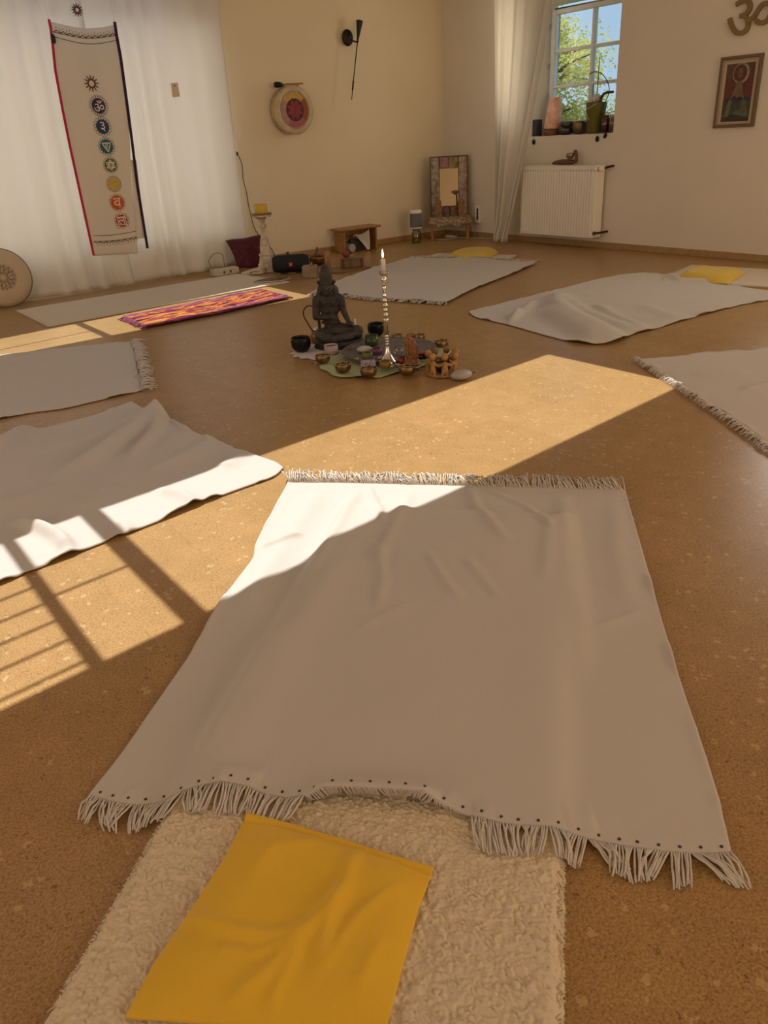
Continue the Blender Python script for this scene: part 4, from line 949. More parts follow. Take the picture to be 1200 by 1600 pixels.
MB().lathe([(0.038, 0.24), (0.04, 0.255), (0.028, 0.262), (0.036, 0.285), (0.030, 0.305), (0.018, 0.32), (0.020, 0.37), (0.026, 0.395), (0.036, 0.405), (0.036, 0.415), (0.022, 0.425), (0.026, 0.45), (0.038, 0.468)], 24).build('stem', M_DIST, st, smooth=True)
MB().lathe([(0.036, 0.466), (0.075, 0.488), (0.088, 0.492), (0.090, 0.505), (0.001, 0.505)], 32).build('plate', M_DIST, st, smooth=True, bevel=0.002)
MB().lathe([(0.09, 0.506), (0.093, 0.518), (0.001, 0.518)], 32).build('dish', mat('dish_brown', (0.22, 0.13, 0.05), 0.5), st, smooth=True)
yc = thing('yellow_candle', 'short yellow pillar candle on the white candle stand', 'candle', (p[0], p[1], 0.519), FACE)
MB().lathe([(0.001, 0.0), (0.056, 0.0), (0.058, 0.004), (0.058, 0.072), (0.054, 0.075), (0.050, 0.066), (0.001, 0.064)], 32).build('wax', mat('yellow_wax', (0.62, 0.42, 0.03), 0.5, sss=0.1), yc, smooth=True)
MB().tube([(0, 0, 0.062), (0.002, 0, 0.078)], 0.0016, 6).build('wick', M_BLACK, yc)
# white fabric bird tied to the stand
bd = thing('fabric_bird', 'small white fabric bird hanging from the candle stand plate', 'ornament', (p[0], p[1], 0.40), FACE)
MB().add([(0.062, -0.10, 0.10), (0.045, -0.10, 0.055), (0.075, -0.102, 0.03), (0.10, -0.10, 0.06), (0.135, -0.099, -0.02), (0.105, -0.098, 0.045), (0.09, -0.10, 0.085), (0.02, -0.099, 0.03)], [(0, 1, 2, 6), (2, 3, 6), (3, 4, 5, 6), (0, 7, 1)]).build('body', M_LACE, bd, solid=0.006, smooth=False)
MB().tube([(0.062, -0.1, 0.10), (0.05, -0.092, 0.112)], 0.0015, 5).build('thread', M_FRINGE, bd)
# pale driftwood wedge
p = at(394, 429); dw = thing('driftwood_piece', 'pale flat driftwood piece at the foot of the candle stand', 'driftwood', p, FACE + 0.12)
mb = MB().prism([(-0.10, -0.02), (-0.05, -0.05), (0.10, -0.045), (0.13, 0.0), (0.09, 0.05), (-0.06, 0.035)], 0.002, 0.05)
mb.v = [(x, y, z + (0.0 if z < 0.01 else 0.02 * math.sin(x * 20))) for x, y, z in mb.v]; mb.build('slab', M_DIST, dw, bevel=0.012)
MB().tube([(-0.02, -0.051, 0.02), (0.02, -0.053, 0.035), (0.07, -0.05, 0.03)], 0.003, 5).build('crack', M_BROWN, dw)
# loudspeaker
p = at(456, 426.5); bs = thing('portable_speaker', 'black cylindrical portable loudspeaker with small red badge', 'loudspeaker', p, FACE + 0.10)
M_SPK = mat('speaker_mesh', (0.008, 0.009, 0.010), 0.75, bump=0.3, bscale=400); RS = 0.079
mb = MB().lathe([(0.052, -0.165), (0.066, -0.16), (RS - 0.002, -0.12), (RS, 0), (RS - 0.002, 0.12), (0.066, 0.16), (0.052, 0.165)], 40); mb.v = [(z, y, x + RS + 0.006) for x, y, z in mb.v]; mb.build('body', M_SPK, bs, smooth=True)
for s in (-1, 1):
    mb = MB().lathe([(0.030, s * 0.167), (0.056, s * 0.169), (0.062, s * 0.160), (0.056, s * 0.164), (0.040, s * 0.155), (0.001, s * 0.158)], 32); mb.v = [(z, y, x + RS + 0.006) for x, y, z in mb.v]; mb.build('end_cap', mat('rubber_black', (0.02, 0.02, 0.02), 0.5), bs, smooth=True)
for s in (-0.07, 0.07): MB().box((s, 0, 0.006), (0.07, 0.06, 0.012)).build('rubber_foot', MATS['rubber_black'], bs, bevel=0.003)
bdg = MB().box((0.0, -RS - 0.0005, RS + 0.008), (0.031, 0.005, 0.033)).build('badge', mat('badge_red', (0.62, 0.05, 0.03), 0.4), bs, bevel=0.002)
vv, ff = glyph('JBL', 0.0135); MB().add([(q[0], -RS - 0.0036, RS + 0.008 + q[1]) for q in vv], ff).build('badge_lettering', mat('badge_white', (0.75, 0.6, 0.55), 0.5), bdg)
MB().tube([(-0.02, 0, 2 * RS), (-0.02, 0, 2 * RS + 0.03)], 0.012, 12).build('carry_loop', MATS['rubber_black'], bs)
# singing bowl with wooden striker
def bowl_profile(R, Hh, t, neck=0.93):
    o = [(0.001, 0.0), (R * 0.45, 0.0), (R * 0.72, Hh * 0.10), (R * 0.93, Hh * 0.33), (R, Hh * 0.60), (R * 0.98, Hh * 0.85), (R * neck, Hh)]
    i = [(R * neck - t, Hh), (R * 0.98 - t, Hh * 0.83), (R - t * 1.2, Hh * 0.6)]
    return o + i, [(R - t * 1.2, Hh * 0.6), (R * 0.90 - t, Hh * 0.36), (R * 0.66, Hh * 0.10 + t), (0.001, Hh * 0.02 + t)]
def bowl(name, label, cat, px, R, Hh, mo, mi, group=None, z=0.0, t=0.003):
    q = fl(px[0], px[1], z); r = thing(name, label, cat, (q[0], q[1], z), FACE, group)
    a, b = bowl_profile(R, Hh, t); MB().lathe(a, 32).build('bowl_body', mo, r, smooth=True); MB().lathe(b, 32).build('lining', mi, r, smooth=True); return r
M_BRONZE = mat('bronze', (0.26, 0.15, 0.055), 0.28, 0.9, var=0.3, vscale=20)
b1 = bowl('singing_bowl', 'large bronze singing bowl with a striker, by the loudspeaker', 'singing bowl', (497, 414), 0.085, 0.085, M_BRONZE, M_BRASSIN)
q = b1.location; o = tag(MB().tube([(q.x - 0.03, q.y + 0.03, 0.03), (q.x - 0.012, q.y + 0.015, 0.10), (q.x + 0.005, q.y, 0.14), (q.x + 0.007, q.y, 0.165)], [0.010, 0.011, 0.014, 0.010], 10).build('bowl_striker', mat('striker_wood', (0.19, 0.10, 0.04), 0.6), None, True), 'short wooden striker standing in the large singing bowl', 'striker')
# upright wood offcut
p = at(513, 419); tag(MB().box((p[0], p[1], 0.075), (0.055, 0.02, 0.15), FACE).build('wood_offcut', mat('pale_wood', (0.47, 0.27, 0.09), 0.5, col2=(0.36, 0.19, 0.06), vscale=14), bevel=0.002), 'upright pale wooden offcut behind the statue crown', 'wood block')
# stone cube with wick
p = at(485, 434); sc_ = thing('stone_cube', 'grey marble oil lamp cube on the floor behind the statue', 'oil lamp', p, FACE - 0.05)
MB().box((0, 0.02, 0.052), (0.125, 0.115, 0.10)).build('block', mat('taupe_marble', (0.30, 0.235, 0.165), 0.4, col2=(0.235, 0.18, 0.125), vscale=25), sc_, bevel=0.004)
MB().lathe([(0.001, 0.106), (0.022, 0.106), (0.026, 0.1025)], 20, (0.02, 0.02, 0)).build('well', M_BLACK, sc_)
MB().tube([(0.02, 0.02, 0.10), (0.02, 0.02, 0.13)], [0.006, 0.003], 8).build('wick', M_STONE, sc_)
# wooden tray, plank box and ball
p = at(540, 424); tr_ = thing('wooden_tray', 'flat brown wooden tray on the floor between speaker and back blanket', 'tray', p, FACE + 0.15)
M_WALN = mat('walnut', (0.27, 0.15, 0.06), 0.5, col2=(0.19, 0.10, 0.04), vscale=10)
MB().prism([(-0.22, -0.06), (-0.05, -0.10), (0.12, 0.02), (0.26, 0.05), (0.16, 0.22), (-0.15, 0.20)], 0.002, 0.014).build('board', M_WALN, tr_, bevel=0.003)
MB().tube([(-0.24, -0.05, 0.014), (-0.22, -0.10, 0.014), (-0.15, -0.11, 0.014)], 0.012, 8).build('handle', M_WALN, tr_)
p2 = fl(551, 419.5); bx = thing('wooden_box', 'low dark wooden box standing on the wooden tray', 'box', (p2[0], p2[1], 0.015), FACE + 0.04)
MB().box((0, 0, 0.04), (0.215, 0.12, 0.08)).build('case', mat('old_wood', (0.20, 0.125, 0.06), 0.6, col2=(0.13, 0.08, 0.035), vscale=16), bx, bevel=0.006)
MB().box((0, 0, 0.084), (0.222, 0.127, 0.010)).build('lid', M_WALN, bx, bevel=0.003)
for x in (-0.085, 0.085): MB().box((x, -0.0615, 0.04), (0.02, 0.004, 0.082)).build('corner_strap', M_BROWN, bx)
tag(MB().ell((p2[0] - 0.05, p2[1] + 0.02, 0.015 + 0.089 + 0.032), (0.034, 0.034, 0.033)).build('wooden_ball', mat('reddish_wood', (0.16, 0.055, 0.03), 0.45), None, True), 'dark red wooden ball on the low wooden box', 'ball')
# book on the mat end
p = fl(425, 441); bk = thing('thin_book', 'thin dark paperback lying at the end of the felt mat', 'book', (p[0], p[1], 0.013), FACE + 0.12)
qd = [(-0.155, -0.055), (0.075, -0.095), (0.165, 0.03), (-0.06, 0.065)]
MB().prism([(x * 0.98, y * 0.97) for x, y in qd], 0.002, 0.012).build('pages', mat('book_pages', (0.55, 0.50, 0.42), 0.9), bk)
MB().prism(qd, 0.012, 0.014).build('cover', mat('book_cover', (0.055, 0.047, 0.035), 0.35, col2=(0.12, 0.10, 0.07), vscale=22), bk)
MB().prism(qd, 0.0, 0.002).build('back_cover', MATS['book_cover'], bk)
# pine bench with papers inside
a = fl(533, 394.5); b = fl(588, 389); ang = math.atan2(b[1] - a[1], b[0] - a[0]); Lb = math.hypot(*(b - a)[:2])
ang = 0.0
bn = thing('pine_bench', 'small honey pine meditation bench against the back wall', 'bench', ((a[0] + b[0]) / 2 - 0.01, 7.08, 0), ang)
MB().box((0, 0.0, 0.232), (0.52, 0.215, 0.020)).build('seat', M_WOOD, bn, bevel=0.006)
for s in (-1, 1): MB().box((s * 0.205, 0.01, 0.111), (0.022, 0.19, 0.222)).build('leg', M_WOOD, bn, bevel=0.004)
MB().box((0, 0.095, 0.17), (0.388, 0.016, 0.10)).build('back_rail', M_WOOD, bn, bevel=0.003)
M_PAPER = mat('white_paper', (0.60, 0.55, 0.47), 0.9)
pb = thing('paper_sheets', 'crumpled white sheets stuffed under the pine bench', 'paper', (bn.location.x + 0.02, 7.02, 0), 0)
v = []; n = 12
for j in range(n + 1):
    for i in range(n + 1):
        s, t = i / n, j / n; v.append((-0.09 + 0.20 * s + 0.02 * t + 0.05 * math.sin(3 * t) * (1 - s), 0.02 + 0.03 * math.sin(5 * s + 2 * t) - 0.09 * t * (1 - abs(2 * s - 1)), 0.20 - 0.195 * t * (1 - abs(2 * s - 0.9)) - 0.05 * (1 - s) * (1 - t) + 0.01 * math.sin(8 * s)))
MB().add(v, [(j * (n + 1) + i, j * (n + 1) + i + 1, (j + 1) * (n + 1) + i + 1, (j + 1) * (n + 1) + i) for j in range(n) for i in range(n)]).build('sheet', M_PAPER, pb, smooth=True, solid=0.001)
tag(MB().tube([(bn.location.x - 0.12, 6.99, 0.047), (bn.location.x - 0.125, 7.12, 0.047)], 0.042, 18).build('paper_roll', mat('grey_paper', (0.42, 0.39, 0.35), 0.8)), 'rolled white paper lying under the pine bench', 'paper roll')
MBb = MB().box((bn.location.x + 0.03, 7.115, 0.06), (0.20, 0.06, 0.118)); tag(MBb.build('dark_case', mat('dark_case', (0.06, 0.055, 0.05), 0.6), bevel=0.01), 'dark box stored at the back under the pine bench', 'box')
fo = thing('bench_knob', 'small red rubber knob on the floor at the pine bench end', 'knob', (bn.location.x - 0.205, 6.955, 0))
MB().ell((0, 0, 0.028), (0.028, 0.02, 0.027)).build('ball', mat('dark_red', (0.10, 0.02, 0.015), 0.5), fo, True)

# ------------------------------------------------------------------ corner: mirror, fur stool, small speaker
mp = fl(700, 372); mang = FACE - 0.05
stl = thing('fur_stool', 'low stool draped with shaggy cream fur below the corner mirror', 'stool', (fl(703, 373)[0], fl(703, 373)[1], 0), mang)
Hs = 0.205
M_FUR = mat('shaggy_fur', (0.46, 0.38, 0.30), 1.0, col2=(0.24, 0.17, 0.11), vscale=45, spec=0.05)
MB().box((0, 0, Hs - 0.03), (0.50, 0.22, 0.03)).build('seat', M_WOOD, stl, bevel=0.004)
for sx in (-1, 1):
    for sy in (-1, 1): MB().box((sx * 0.20, sy * 0.075, (Hs - 0.045) / 2), (0.032, 0.032, Hs - 0.045)).build('leg', M_WOOD, stl, bevel=0.003)
nx_, ny_ = 150, 60; v = []
for j in range(ny_):
    for i in range(nx_):
        s, t = i / (nx_ - 1) * 2 - 1, j / (ny_ - 1) * 2 - 1
        hang = max(0, abs(s) - 0.80) * 0.30 + max(0, abs(t) - 0.62) * (0.20 + 0.05 * math.sin(s * 9 + t))
        rr = float(fbm(s * 26, t * 11, 3, 3)); X = s * 0.275 - math.copysign(max(0, abs(s) - 0.86) * 0.2, s); Y = t * 0.125 - math.copysign(max(0, abs(t) - 0.7) * 0.06, t)
        v.append((X + 0.012 * (rr - 0.4), Y + math.copysign(0.02 * rr, t) * (abs(t) > 0.6), Hs + 0.020 + 0.024 * rr - hang))
MB().add(v, [(j * nx_ + i, j * nx_ + i + 1, (j + 1) * nx_ + i + 1, (j + 1) * nx_ + i) for j in range(ny_ - 1) for i in range(nx_ - 1)]).build('fur', M_FUR, stl, smooth=True, solid=0.004)
# mirror in a frame of painted planks, leaning into the corner
base = np.array(stl.location) + 0; fwd = np.array([-math.sin(mang), math.cos(mang)])
mr = thing('plank_mirror', 'mirror in a frame of distressed painted planks standing in the corner', 'mirror', (base[0] + fwd[0] * 0.035, base[1] + fwd[1] * 0.035, Hs + 0.05), mang)
mr.rotation_euler = (math.radians(-4), 0, mang)
Hm, Wm = 0.59, 0.40
def plank(x, z0, z1, w, cc, cc2, nm): MB().box((x, 0.0, (z0 + z1) / 2), (w, 0.022, z1 - z0)).build('plank', mat('plank_paint_' + nm, cc, 0.75, col2=cc2, vscale=18, bump=0.3, bscale=60), mr, bevel=0.004)
plank(-0.152, 0.0, Hm, 0.090, (0.42, 0.39, 0.32), (0.20, 0.15, 0.10), 'grey')
plank(-0.050, 0.475, Hm, 0.096, (0.42, 0.22, 0.25), (0.27, 0.14, 0.13), 'pink')
plank(0.052, 0.475, Hm, 0.096, (0.34, 0.29, 0.12), (0.20, 0.16, 0.07), 'olive')
plank(0.154, 0.0, Hm, 0.090, (0.48, 0.38, 0.34), (0.27, 0.17, 0.13), 'rose')
plank(-0.050, 0.0, 0.09, 0.096, (0.36, 0.20, 0.24), (0.22, 0.12, 0.12), 'mauve'); plank(0.052, 0.0, 0.09, 0.096, (0.30, 0.20, 0.10), (0.16, 0.10, 0.05), 'brown')
MB().box((0, 0.004, 0.29), (0.205, 0.012, 0.395)).build('mirror_glass', mat('mirror_silver', (0.90, 0.88, 0.82), 0.02, 1.0), mr)
fb = MB()
fb.box((-0.204, 0.002, Hm / 2), (0.012, 0.032, Hm + 0.02)); fb.box((0.206, 0.002, Hm / 2), (0.012, 0.032, Hm + 0.02)); fb.box((0.001, 0.002, Hm + 0.006), (0.42, 0.032, 0.012)); fb.box((0, 0.016, Hm / 2), (0.40, 0.008, Hm))
fb.build('backing_frame', mat('weathered_brown', (0.14, 0.09, 0.05), 0.8), mr, bevel=0.003)
for k, x in enumerate((-0.125, 0.13)):
    q = Matrix.Rotation(mang, 3, 'Z') @ Vector((x, -0.055, 0)); zz = Hs + 0.035
    cn = thing('wood_chip', ('left' if k == 0 else 'right') + ' of two upright split wood pieces standing before the corner mirror', 'wood piece', (base[0] + q.x, base[1] + q.y, zz), mang)
    mb = MB().plate([(-0.034, 0), (0.034, 0), (0.032, 0.17), (0.018, 0.185), (0.012, 0.17), (0.002, 0.205), (-0.006, 0.178), (-0.022, 0.18), (-0.032, 0.15)], -0.012, 0.012); mb.build('slab', mat('split_wood', (0.33, 0.18, 0.065), 0.7, col2=(0.20, 0.10, 0.035), vscale=30), cn, bevel=0.003)
q = Matrix.Rotation(mang, 3, 'Z') @ Vector((-0.03, -0.05, 0)); hs = thing('wire_hoop', 'small dark wire hoop leaning at the foot of the corner mirror', 'ornament', (base[0] + q.x, base[1] + q.y, Hs + 0.035), mang)
MB().tube([(0.04 * math.cos(a), 0, 0.055 + 0.055 * math.sin(a)) for a in np.linspace(-1.2, 4.2, 20)], 0.006, 6).build('hoop', mat('dark_violet_wire', (0.06, 0.035, 0.06), 0.5), hs, True)
q = Matrix.Rotation(mang, 3, 'Z') @ Vector((0.085, -0.045, 0)); ms = thing('dried_flower', 'dried brown flower head standing in front of the corner mirror', 'dried flower', (base[0] + q.x, base[1] + q.y, Hs + 0.035), mang)
MB().tube([(0, 0, 0), (0.002, 0.0, 0.10), (-0.003, 0, 0.235)], 0.006, 6).build('stalk', M_BARK, ms); MB().lathe([(0.008, 0.225), (0.03, 0.24), (0.048, 0.255), (0.03, 0.268), (0.001, 0.272)], 16, (-0.015, 0, 0)).build('flower_head', mat('dried_brown', (0.20, 0.13, 0.06), 0.9), ms, True)
# white coil of cable under the stool
pts = []
for t in np.linspace(0, 1, 60):
    a = t * 4.2 * math.pi; pts.append((0.01 + 0.075 * math.cos(a) * (1 - 0.2 * t), -0.03 + 0.05 * math.sin(a), 0.006 + 0.02 * t + 0.02 * abs(math.sin(a * 0.5))))
pts = [(-0.17, -0.06, 0.006), (-0.1, -0.085, 0.006)] + pts + [(0.10, -0.02, 0.01), (0.2, -0.03, 0.006), (0.33, -0.11, 0.006), (0.45, -0.20, 0.006)]
R3 = Matrix.Rotation(mang, 3, 'Z'); wpts = [Vector(base) + R3 @ Vector(q) for q in pts]
for w_ in wpts: w_.z = max(w_.z, 0.006)
tag(MB().tube(wpts, 0.0052, 6).build('white_cable', M_OFFW, None, True), 'coiled white cable under the fur stool', 'cable')
# small speaker standing on a glass jar
p = at(651, 379.5); jar = thing('glass_jar', 'greenish glass jar on the floor left of the corner mirror', 'jar', p, FACE)
MB().lathe([(0.001, 0.002), (0.050, 0.002), (0.053, 0.01), (0.053, 0.10), (0.040, 0.125), (0.038, 0.15), (0.034, 0.15), (0.036, 0.125), (0.048, 0.10), (0.048, 0.014), (0.001, 0.012)], 28).build('glass', clear_glass('green_jar_glass', (0.78, 0.78, 0.62), 0.3), jar, True)
MB().lathe([(0.040, 0.128), (0.042, 0.131), (0.042, 0.148), (0.001, 0.15)], 24).build('lid', M_WALN, jar, True)
sp_ = thing('round_speaker', 'small grey and white round speaker standing on the glass jar', 'loudspeaker', (p[0], p[1], 0.151), FACE)
MB().lathe([(0.001, 0.0), (0.055, 0.0), (0.062, 0.006), (0.064, 0.016)], 32).build('base', M_WHITE, sp_, True)
MB().lathe([(0.0645, 0.016), (0.066, 0.02), (0.066, 0.155), (0.0645, 0.16)], 32).build('grille', mat('grey_speaker_fabric', (0.17, 0.18, 0.19), 0.9, bump=0.3, bscale=500), sp_, True)
MB().lathe([(0.065, 0.16), (0.066, 0.166), (0.062, 0.186), (0.055, 0.19), (0.001, 0.19)], 32).build('top', M_WHITE, sp_, True)
# wall device with dark slot
w0 = onX(748.5, 334, XR); dv = thing('wall_controller', 'white wall controller with dark slot between mirror and curtain', 'controller', (XR, w0[1], w0[2]), -math.pi / 2)
MB().box((0, -0.018, 0), (0.07, 0.034, 0.185)).build('case', M_WHITE, dv, bevel=0.005); MB().box((0.012, -0.0365, 0), (0.022, 0.006, 0.12)).build('slot', mat('dark_slot', (0.07, 0.02, 0.015), 0.4), dv)
MB().tube([(-0.02, -0.01, -0.09), (-0.03, -0.012, -0.13), (-0.05, -0.02, -0.20), (-0.03, -0.03, -0.24)], 0.004, 6).build('cord', M_OFFW, dv)

# ------------------------------------------------------------------ curtain by the window, radiator
def gather(s, t, X, d, z):
    # hangs from the rail, drawn towards the corner lower down
    lo = 6.62 - 0.48 * s if False else 0
    a_top, b_top = 6.24, 5.44; a_bot, b_bot = 6.22, 6.03
    k = t ** 1.25
    A = a_top + (a_bot - a_top) * min(1, t * 1.0); Bq = b_top + (b_bot - b_top) * min(1, 1.05 * k)
    return A + (Bq - A) * s, d * (1 - 0.25 * t), z
cr_ = curtain('curtain', 'white cotton curtain gathered beside the window and radiator', 0, 1, 6.19, 2.40, lambda s: 0.018, 6, 0.045, 6, nx=120, nz=70, gather=gather, axis='x', foot=0.05)
tag(MB().tube([(6.19, 4.3, 2.41), (6.19, 6.75, 2.41)], 0.012, 10).build('curtain_rail', M_WHITE), 'slim rail above the window carrying one gathered curtain', 'curtain rail')
# radiator
XF, XK = 6.265, 6.40
yR = onX(929, 300, XF)[1]; yL = yR + 0.93; zt, zb0 = 0.745, 0.105
rad = thing('radiator', 'white ribbed panel radiator under the window', 'radiator', (XK, (yR + yL) / 2, zb0), -math.pi / 2)
Wd = yL - yR; Hh = zt - zb0; D = XK - XF
nr = 26; v = []; f = []
cols = []
for k in range(nr * 6 + 1):
    x = -Wd / 2 + 0.02 + (Wd - 0.04) * k / (nr * 6); ph = (k % 6) / 6.0
    cols.append((x, -D - (0.006 if ph in (1 / 6, 2 / 6, 3 / 6) else 0.0)))
for x, y in cols: v += [(x, -D - 0.0, 0.02), (x, y, 0.05), (x, y, Hh - 0.06), (x, -D, Hh - 0.03)]
for k in range(len(cols) - 1):
    for j in range(3): f.append((4 * k + j, 4 * k + 4 + j, 4 * k + 5 + j, 4 * k + 1 + j))
MB().add(v, f).build('ribbed_front', M_WHITE, rad, smooth=True)
fr = MB(); fr.box((0, -D + 0.004, Hh / 2), (Wd, 0.007, Hh)); fr.build('front_panel', M_WHITE, rad, bevel=0.003)
for s in (-1, 1): MB().box((s * (Wd / 2 - 0.004), -D / 2, Hh / 2), (0.008, D - 0.012, Hh - 0.012)).build('side_panel', M_WHITE, rad, bevel=0.002)
MB().box((0, -0.01, Hh / 2), (Wd - 0.02, 0.012, Hh - 0.03)).build('rear_panel', M_WHITE, rad)
gm = MB().box((0, -D / 2, Hh - 0.004), (Wd - 0.02, D - 0.01, 0.006)).build('top_grille', M_WHITE, rad)
M_SLOT = mat('grille_slot', (0.20, 0.16, 0.11), 0.8)
slot = None
for k in range(24):
    o = MB().box((0, 0, 0), (0.022, 0.0022, 0.006)).build('vent_slot', M_SLOT, rad) if slot is None else slot.copy()
    if slot is not None: COL.objects.link(o)
    slot = slot or o; o.location = (-Wd / 2 + 0.05 + k * (Wd - 0.10) / 23, -D - 0.0005, Hh - 0.045); o.parent = rad
vx = Wd / 2
MB().tube([(vx - 0.005, -D + 0.03, Hh - 0.035), (vx + 0.05, -D + 0.06, Hh - 0.03)], 0.022, 16).build('valve_body', M_WHITE, rad, True)
MB().tube([(vx - 0.01, -D - 0.012, Hh - 0.03), (vx + 0.018, -D - 0.012, Hh - 0.03)], 0.018, 16).build('thermostat_knob', M_WHITE, rad, True)
MB().tube([(vx + 0.05, -D + 0.06, Hh - 0.03), (vx + 0.06, -0.04, Hh - 0.02), (vx + 0.07, 0.03, Hh - 0.015)], 0.010, 10).build('supply_pipe', M_METALDARK, rad)
MB().tube([(vx - 0.01, -D + 0.05, 0.045), (vx + 0.03, -D + 0.055, 0.045), (vx + 0.05, 0.03, 0.05)], 0.010, 10).build('return_pipe', M_METALDARK, rad)
MB().tube([(vx - 0.008, -D + 0.02, 0.045), (vx + 0.02, -D + 0.02, 0.045)], 0.018, 12).build('return_valve', mat('valve_bronze', (0.16, 0.11, 0.06), 0.4, 0.8), rad)
# wooden leaf dish with a little bowl on the radiator
zz = zt + 0.003
p = onX(883, 252, 6.33); dsh = thing('wooden_dish', 'carved reddish wooden leaf dish on the radiator', 'dish', (6.335, p[1], zz), -math.pi / 2)
mb = MB(); M_REDW = mat('reddish_carving', (0.15, 0.052, 0.025), 0.45, var=0.3, vscale=30)
mb.tube([(-0.17, 0, 0.012), (-0.12, 0, 0.02), (-0.05, 0, 0.026), (0.04, 0, 0.024), (0.11, 0, 0.022), (0.135, 0, 0.035), (0.13, 0, 0.08), (0.115, 0, 0.115)], [0.010, 0.020, 0.027, 0.025, 0.024, 0.026, 0.024, 0.014], 12)
mb.build('carving', M_REDW, dsh, smooth=True, sub=1)
mb = MB().ell((0.115, 0, 0.105), (0.022, 0.014, 0.026)); mb.build('curled_tip', M_REDW, dsh, True)
lb = thing('metal_cup', 'tiny metal cup resting on the wooden leaf dish', 'cup', (6.335, p[1] - 0.055, zz + 0.052), -math.pi / 2)
a_, b_ = bowl_profile(0.038, 0.05, 0.003); MB().lathe(a_, 24).build('bowl_body', mat('cup_metal', (0.30, 0.20, 0.14), 0.3, 0.8), lb, True); MB().lathe(b_, 24).build('lining', M_BRASSIN, lb, True)

# ------------------------------------------------------------------ window sill
ZS = WIN[2] + 0.001; XSL = 6.52
def sill(px, py, X=XSL): return onX(px, py, X)[1]
# salt lamp
ys = sill(862, 205, 6.55); sl = thing('salt_lamp', 'pink salt crystal lamp on the window sill', 'salt lamp', (6.555, ys, ZS), -math.pi / 2)
MB().lathe([(0.001, 0), (0.075, 0), (0.080, 0.01), (0.080, 0.045), (0.07, 0.055), (0.001, 0.055)], 24).build('base', mat('salt_lamp_base', (0.16, 0.06, 0.03), 0.5), sl, True)
bm_ = MB().ell((0, 0, 0.18), (0.086, 0.072, 0.165), 22, 16)
vv = []
for (x, y, z) in bm_.v:
    t = (z - 0.015) / 0.33; q_ = max(0.15, math.sqrt(max(0.0, 1 - ((t - 0.5) / 0.5) ** 2))); k = (1.12 - 0.42 * t) * min(1.0, 0.75 + 3 * min(t, 1 - t) * 1.0) / q_ + 0.16 * (float(vnoise(math.atan2(y, x) * 1.6 + 9, t * 4, 4)) - 0.5); k = min(k, 3.2); vv.append((x * k + 0.030 * t, y * k, 0.05 + 0.285 * t + 0.02 * float(vnoise(x * 30, y * 30, 3)) * (t > 0.8)))
bm_.v = vv
M_SALT = mat('salt_crystal', (0.86, 0.58, 0.43), 0.45, col2=(0.72, 0.36, 0.22), vscale=14, sss=0.35, bump=0.4, bscale=25)
bm_.build('crystal', M_SALT, sl, smooth=True)
# dark box
y_ = sill(839, 206, 6.50); tag(MB().box((6.50, y_, ZS + 0.075), (0.09, 0.058, 0.15)).build('dark_box', mat('dark_blue_grey', (0.030, 0.034, 0.040), 0.6, var=0.3, vscale=30), bevel=0.008), 'dark slate blue box at the curtain end of the sill', 'box')
# bowls on the sill
def sill_bowl(px, X, R, Hh, m, label):
    r = thing('sill_bowl', label, 'bowl', (X, sill(px, 205, X), ZS), -math.pi / 2); a, b = bowl_profile(R, Hh, 0.004); MB().lathe(a, 28).build('bowl_body', m, r, True); MB().lathe(b, 28).build('lining', M_BRASSIN, r, True); return r
M_OLD = mat('tarnished_metal', (0.10, 0.09, 0.075), 0.4, 0.6, var=0.3, vscale=20)
sb1 = sill_bowl(884, 6.55, 0.072, 0.06, M_OLD, 'dark metal bowl beneath another, right of the salt lamp')
sb2 = thing('sill_bowl', 'dark metal bowl stacked on another right of the salt lamp', 'bowl', (6.55, sill(886, 205, 6.55), ZS + 0.061), -math.pi / 2); a_, b_ = bowl_profile(0.066, 0.055, 0.004); MB().lathe(a_, 28).build('bowl_body', M_OLD, sb2, True); MB().lathe(b_, 28).build('lining', M_BRASSIN, sb2, True)
sill_bowl(905, 6.56, 0.070, 0.115, mat('olive_brass', (0.22, 0.17, 0.07), 0.35, 0.8, var=0.2, vscale=20), 'brass bowl on the sill behind the green pot')
# green pot with dry plant
yp = sill(929, 205, 6.54); pot = thing('green_pot', 'tall olive green plant pot on the window sill', 'pot', (6.545, yp, ZS), -math.pi / 2)
MB().lathe([(0.001, 0), (0.062, 0), (0.066, 0.006), (0.098, 0.255), (0.100, 0.262), (0.094, 0.262), (0.088, 0.235), (0.001, 0.235)], 36).build('pot', mat('olive_glaze', (0.13, 0.125, 0.018), 0.35), pot, True)
tf = MB(); rg = random.Random(5)
for k in range(150):
    a = rg.uniform(0, 2 * math.pi); e_ = rg.uniform(0.1, 1.4); L = rg.uniform(0.05, 0.09); c0 = (-0.025, 0, 0.262); d_ = (math.cos(a) * math.cos(e_), math.sin(a) * math.cos(e_), math.sin(e_))
    tf.tube([c0, tuple(c0[i] + d_[i] * L * 0.6 for i in range(3)), (c0[0] + d_[0] * L * 1.1, c0[1] + d_[1] * L * 1.1, c0[2] + d_[2] * L * 0.85)], [0.006, 0.009, 0.003], 5)
stuff(tf.build('white_fluff', mat('white_fluff', (0.80, 0.76, 0.70), 0.95), pot, True))
tw = MB(); tw.tube([(0.03, 0, 0.235), (0.045, 0, 0.29), (0.075, 0, 0.325), (0.12, -0.01, 0.335), (0.19, -0.01, 0.335)], [0.012, 0.014, 0.012, 0.013, 0.011], 8); tw.build('driftwood_twig', M_BARK, pot, True)
MB().tube([(0.0, 0, 0.235), (0.0, 0, 0.40), (0.004, 0, 0.62)], [0.004, 0.004, 0.003], 6).build('dry_stem', M_BARK, pot)
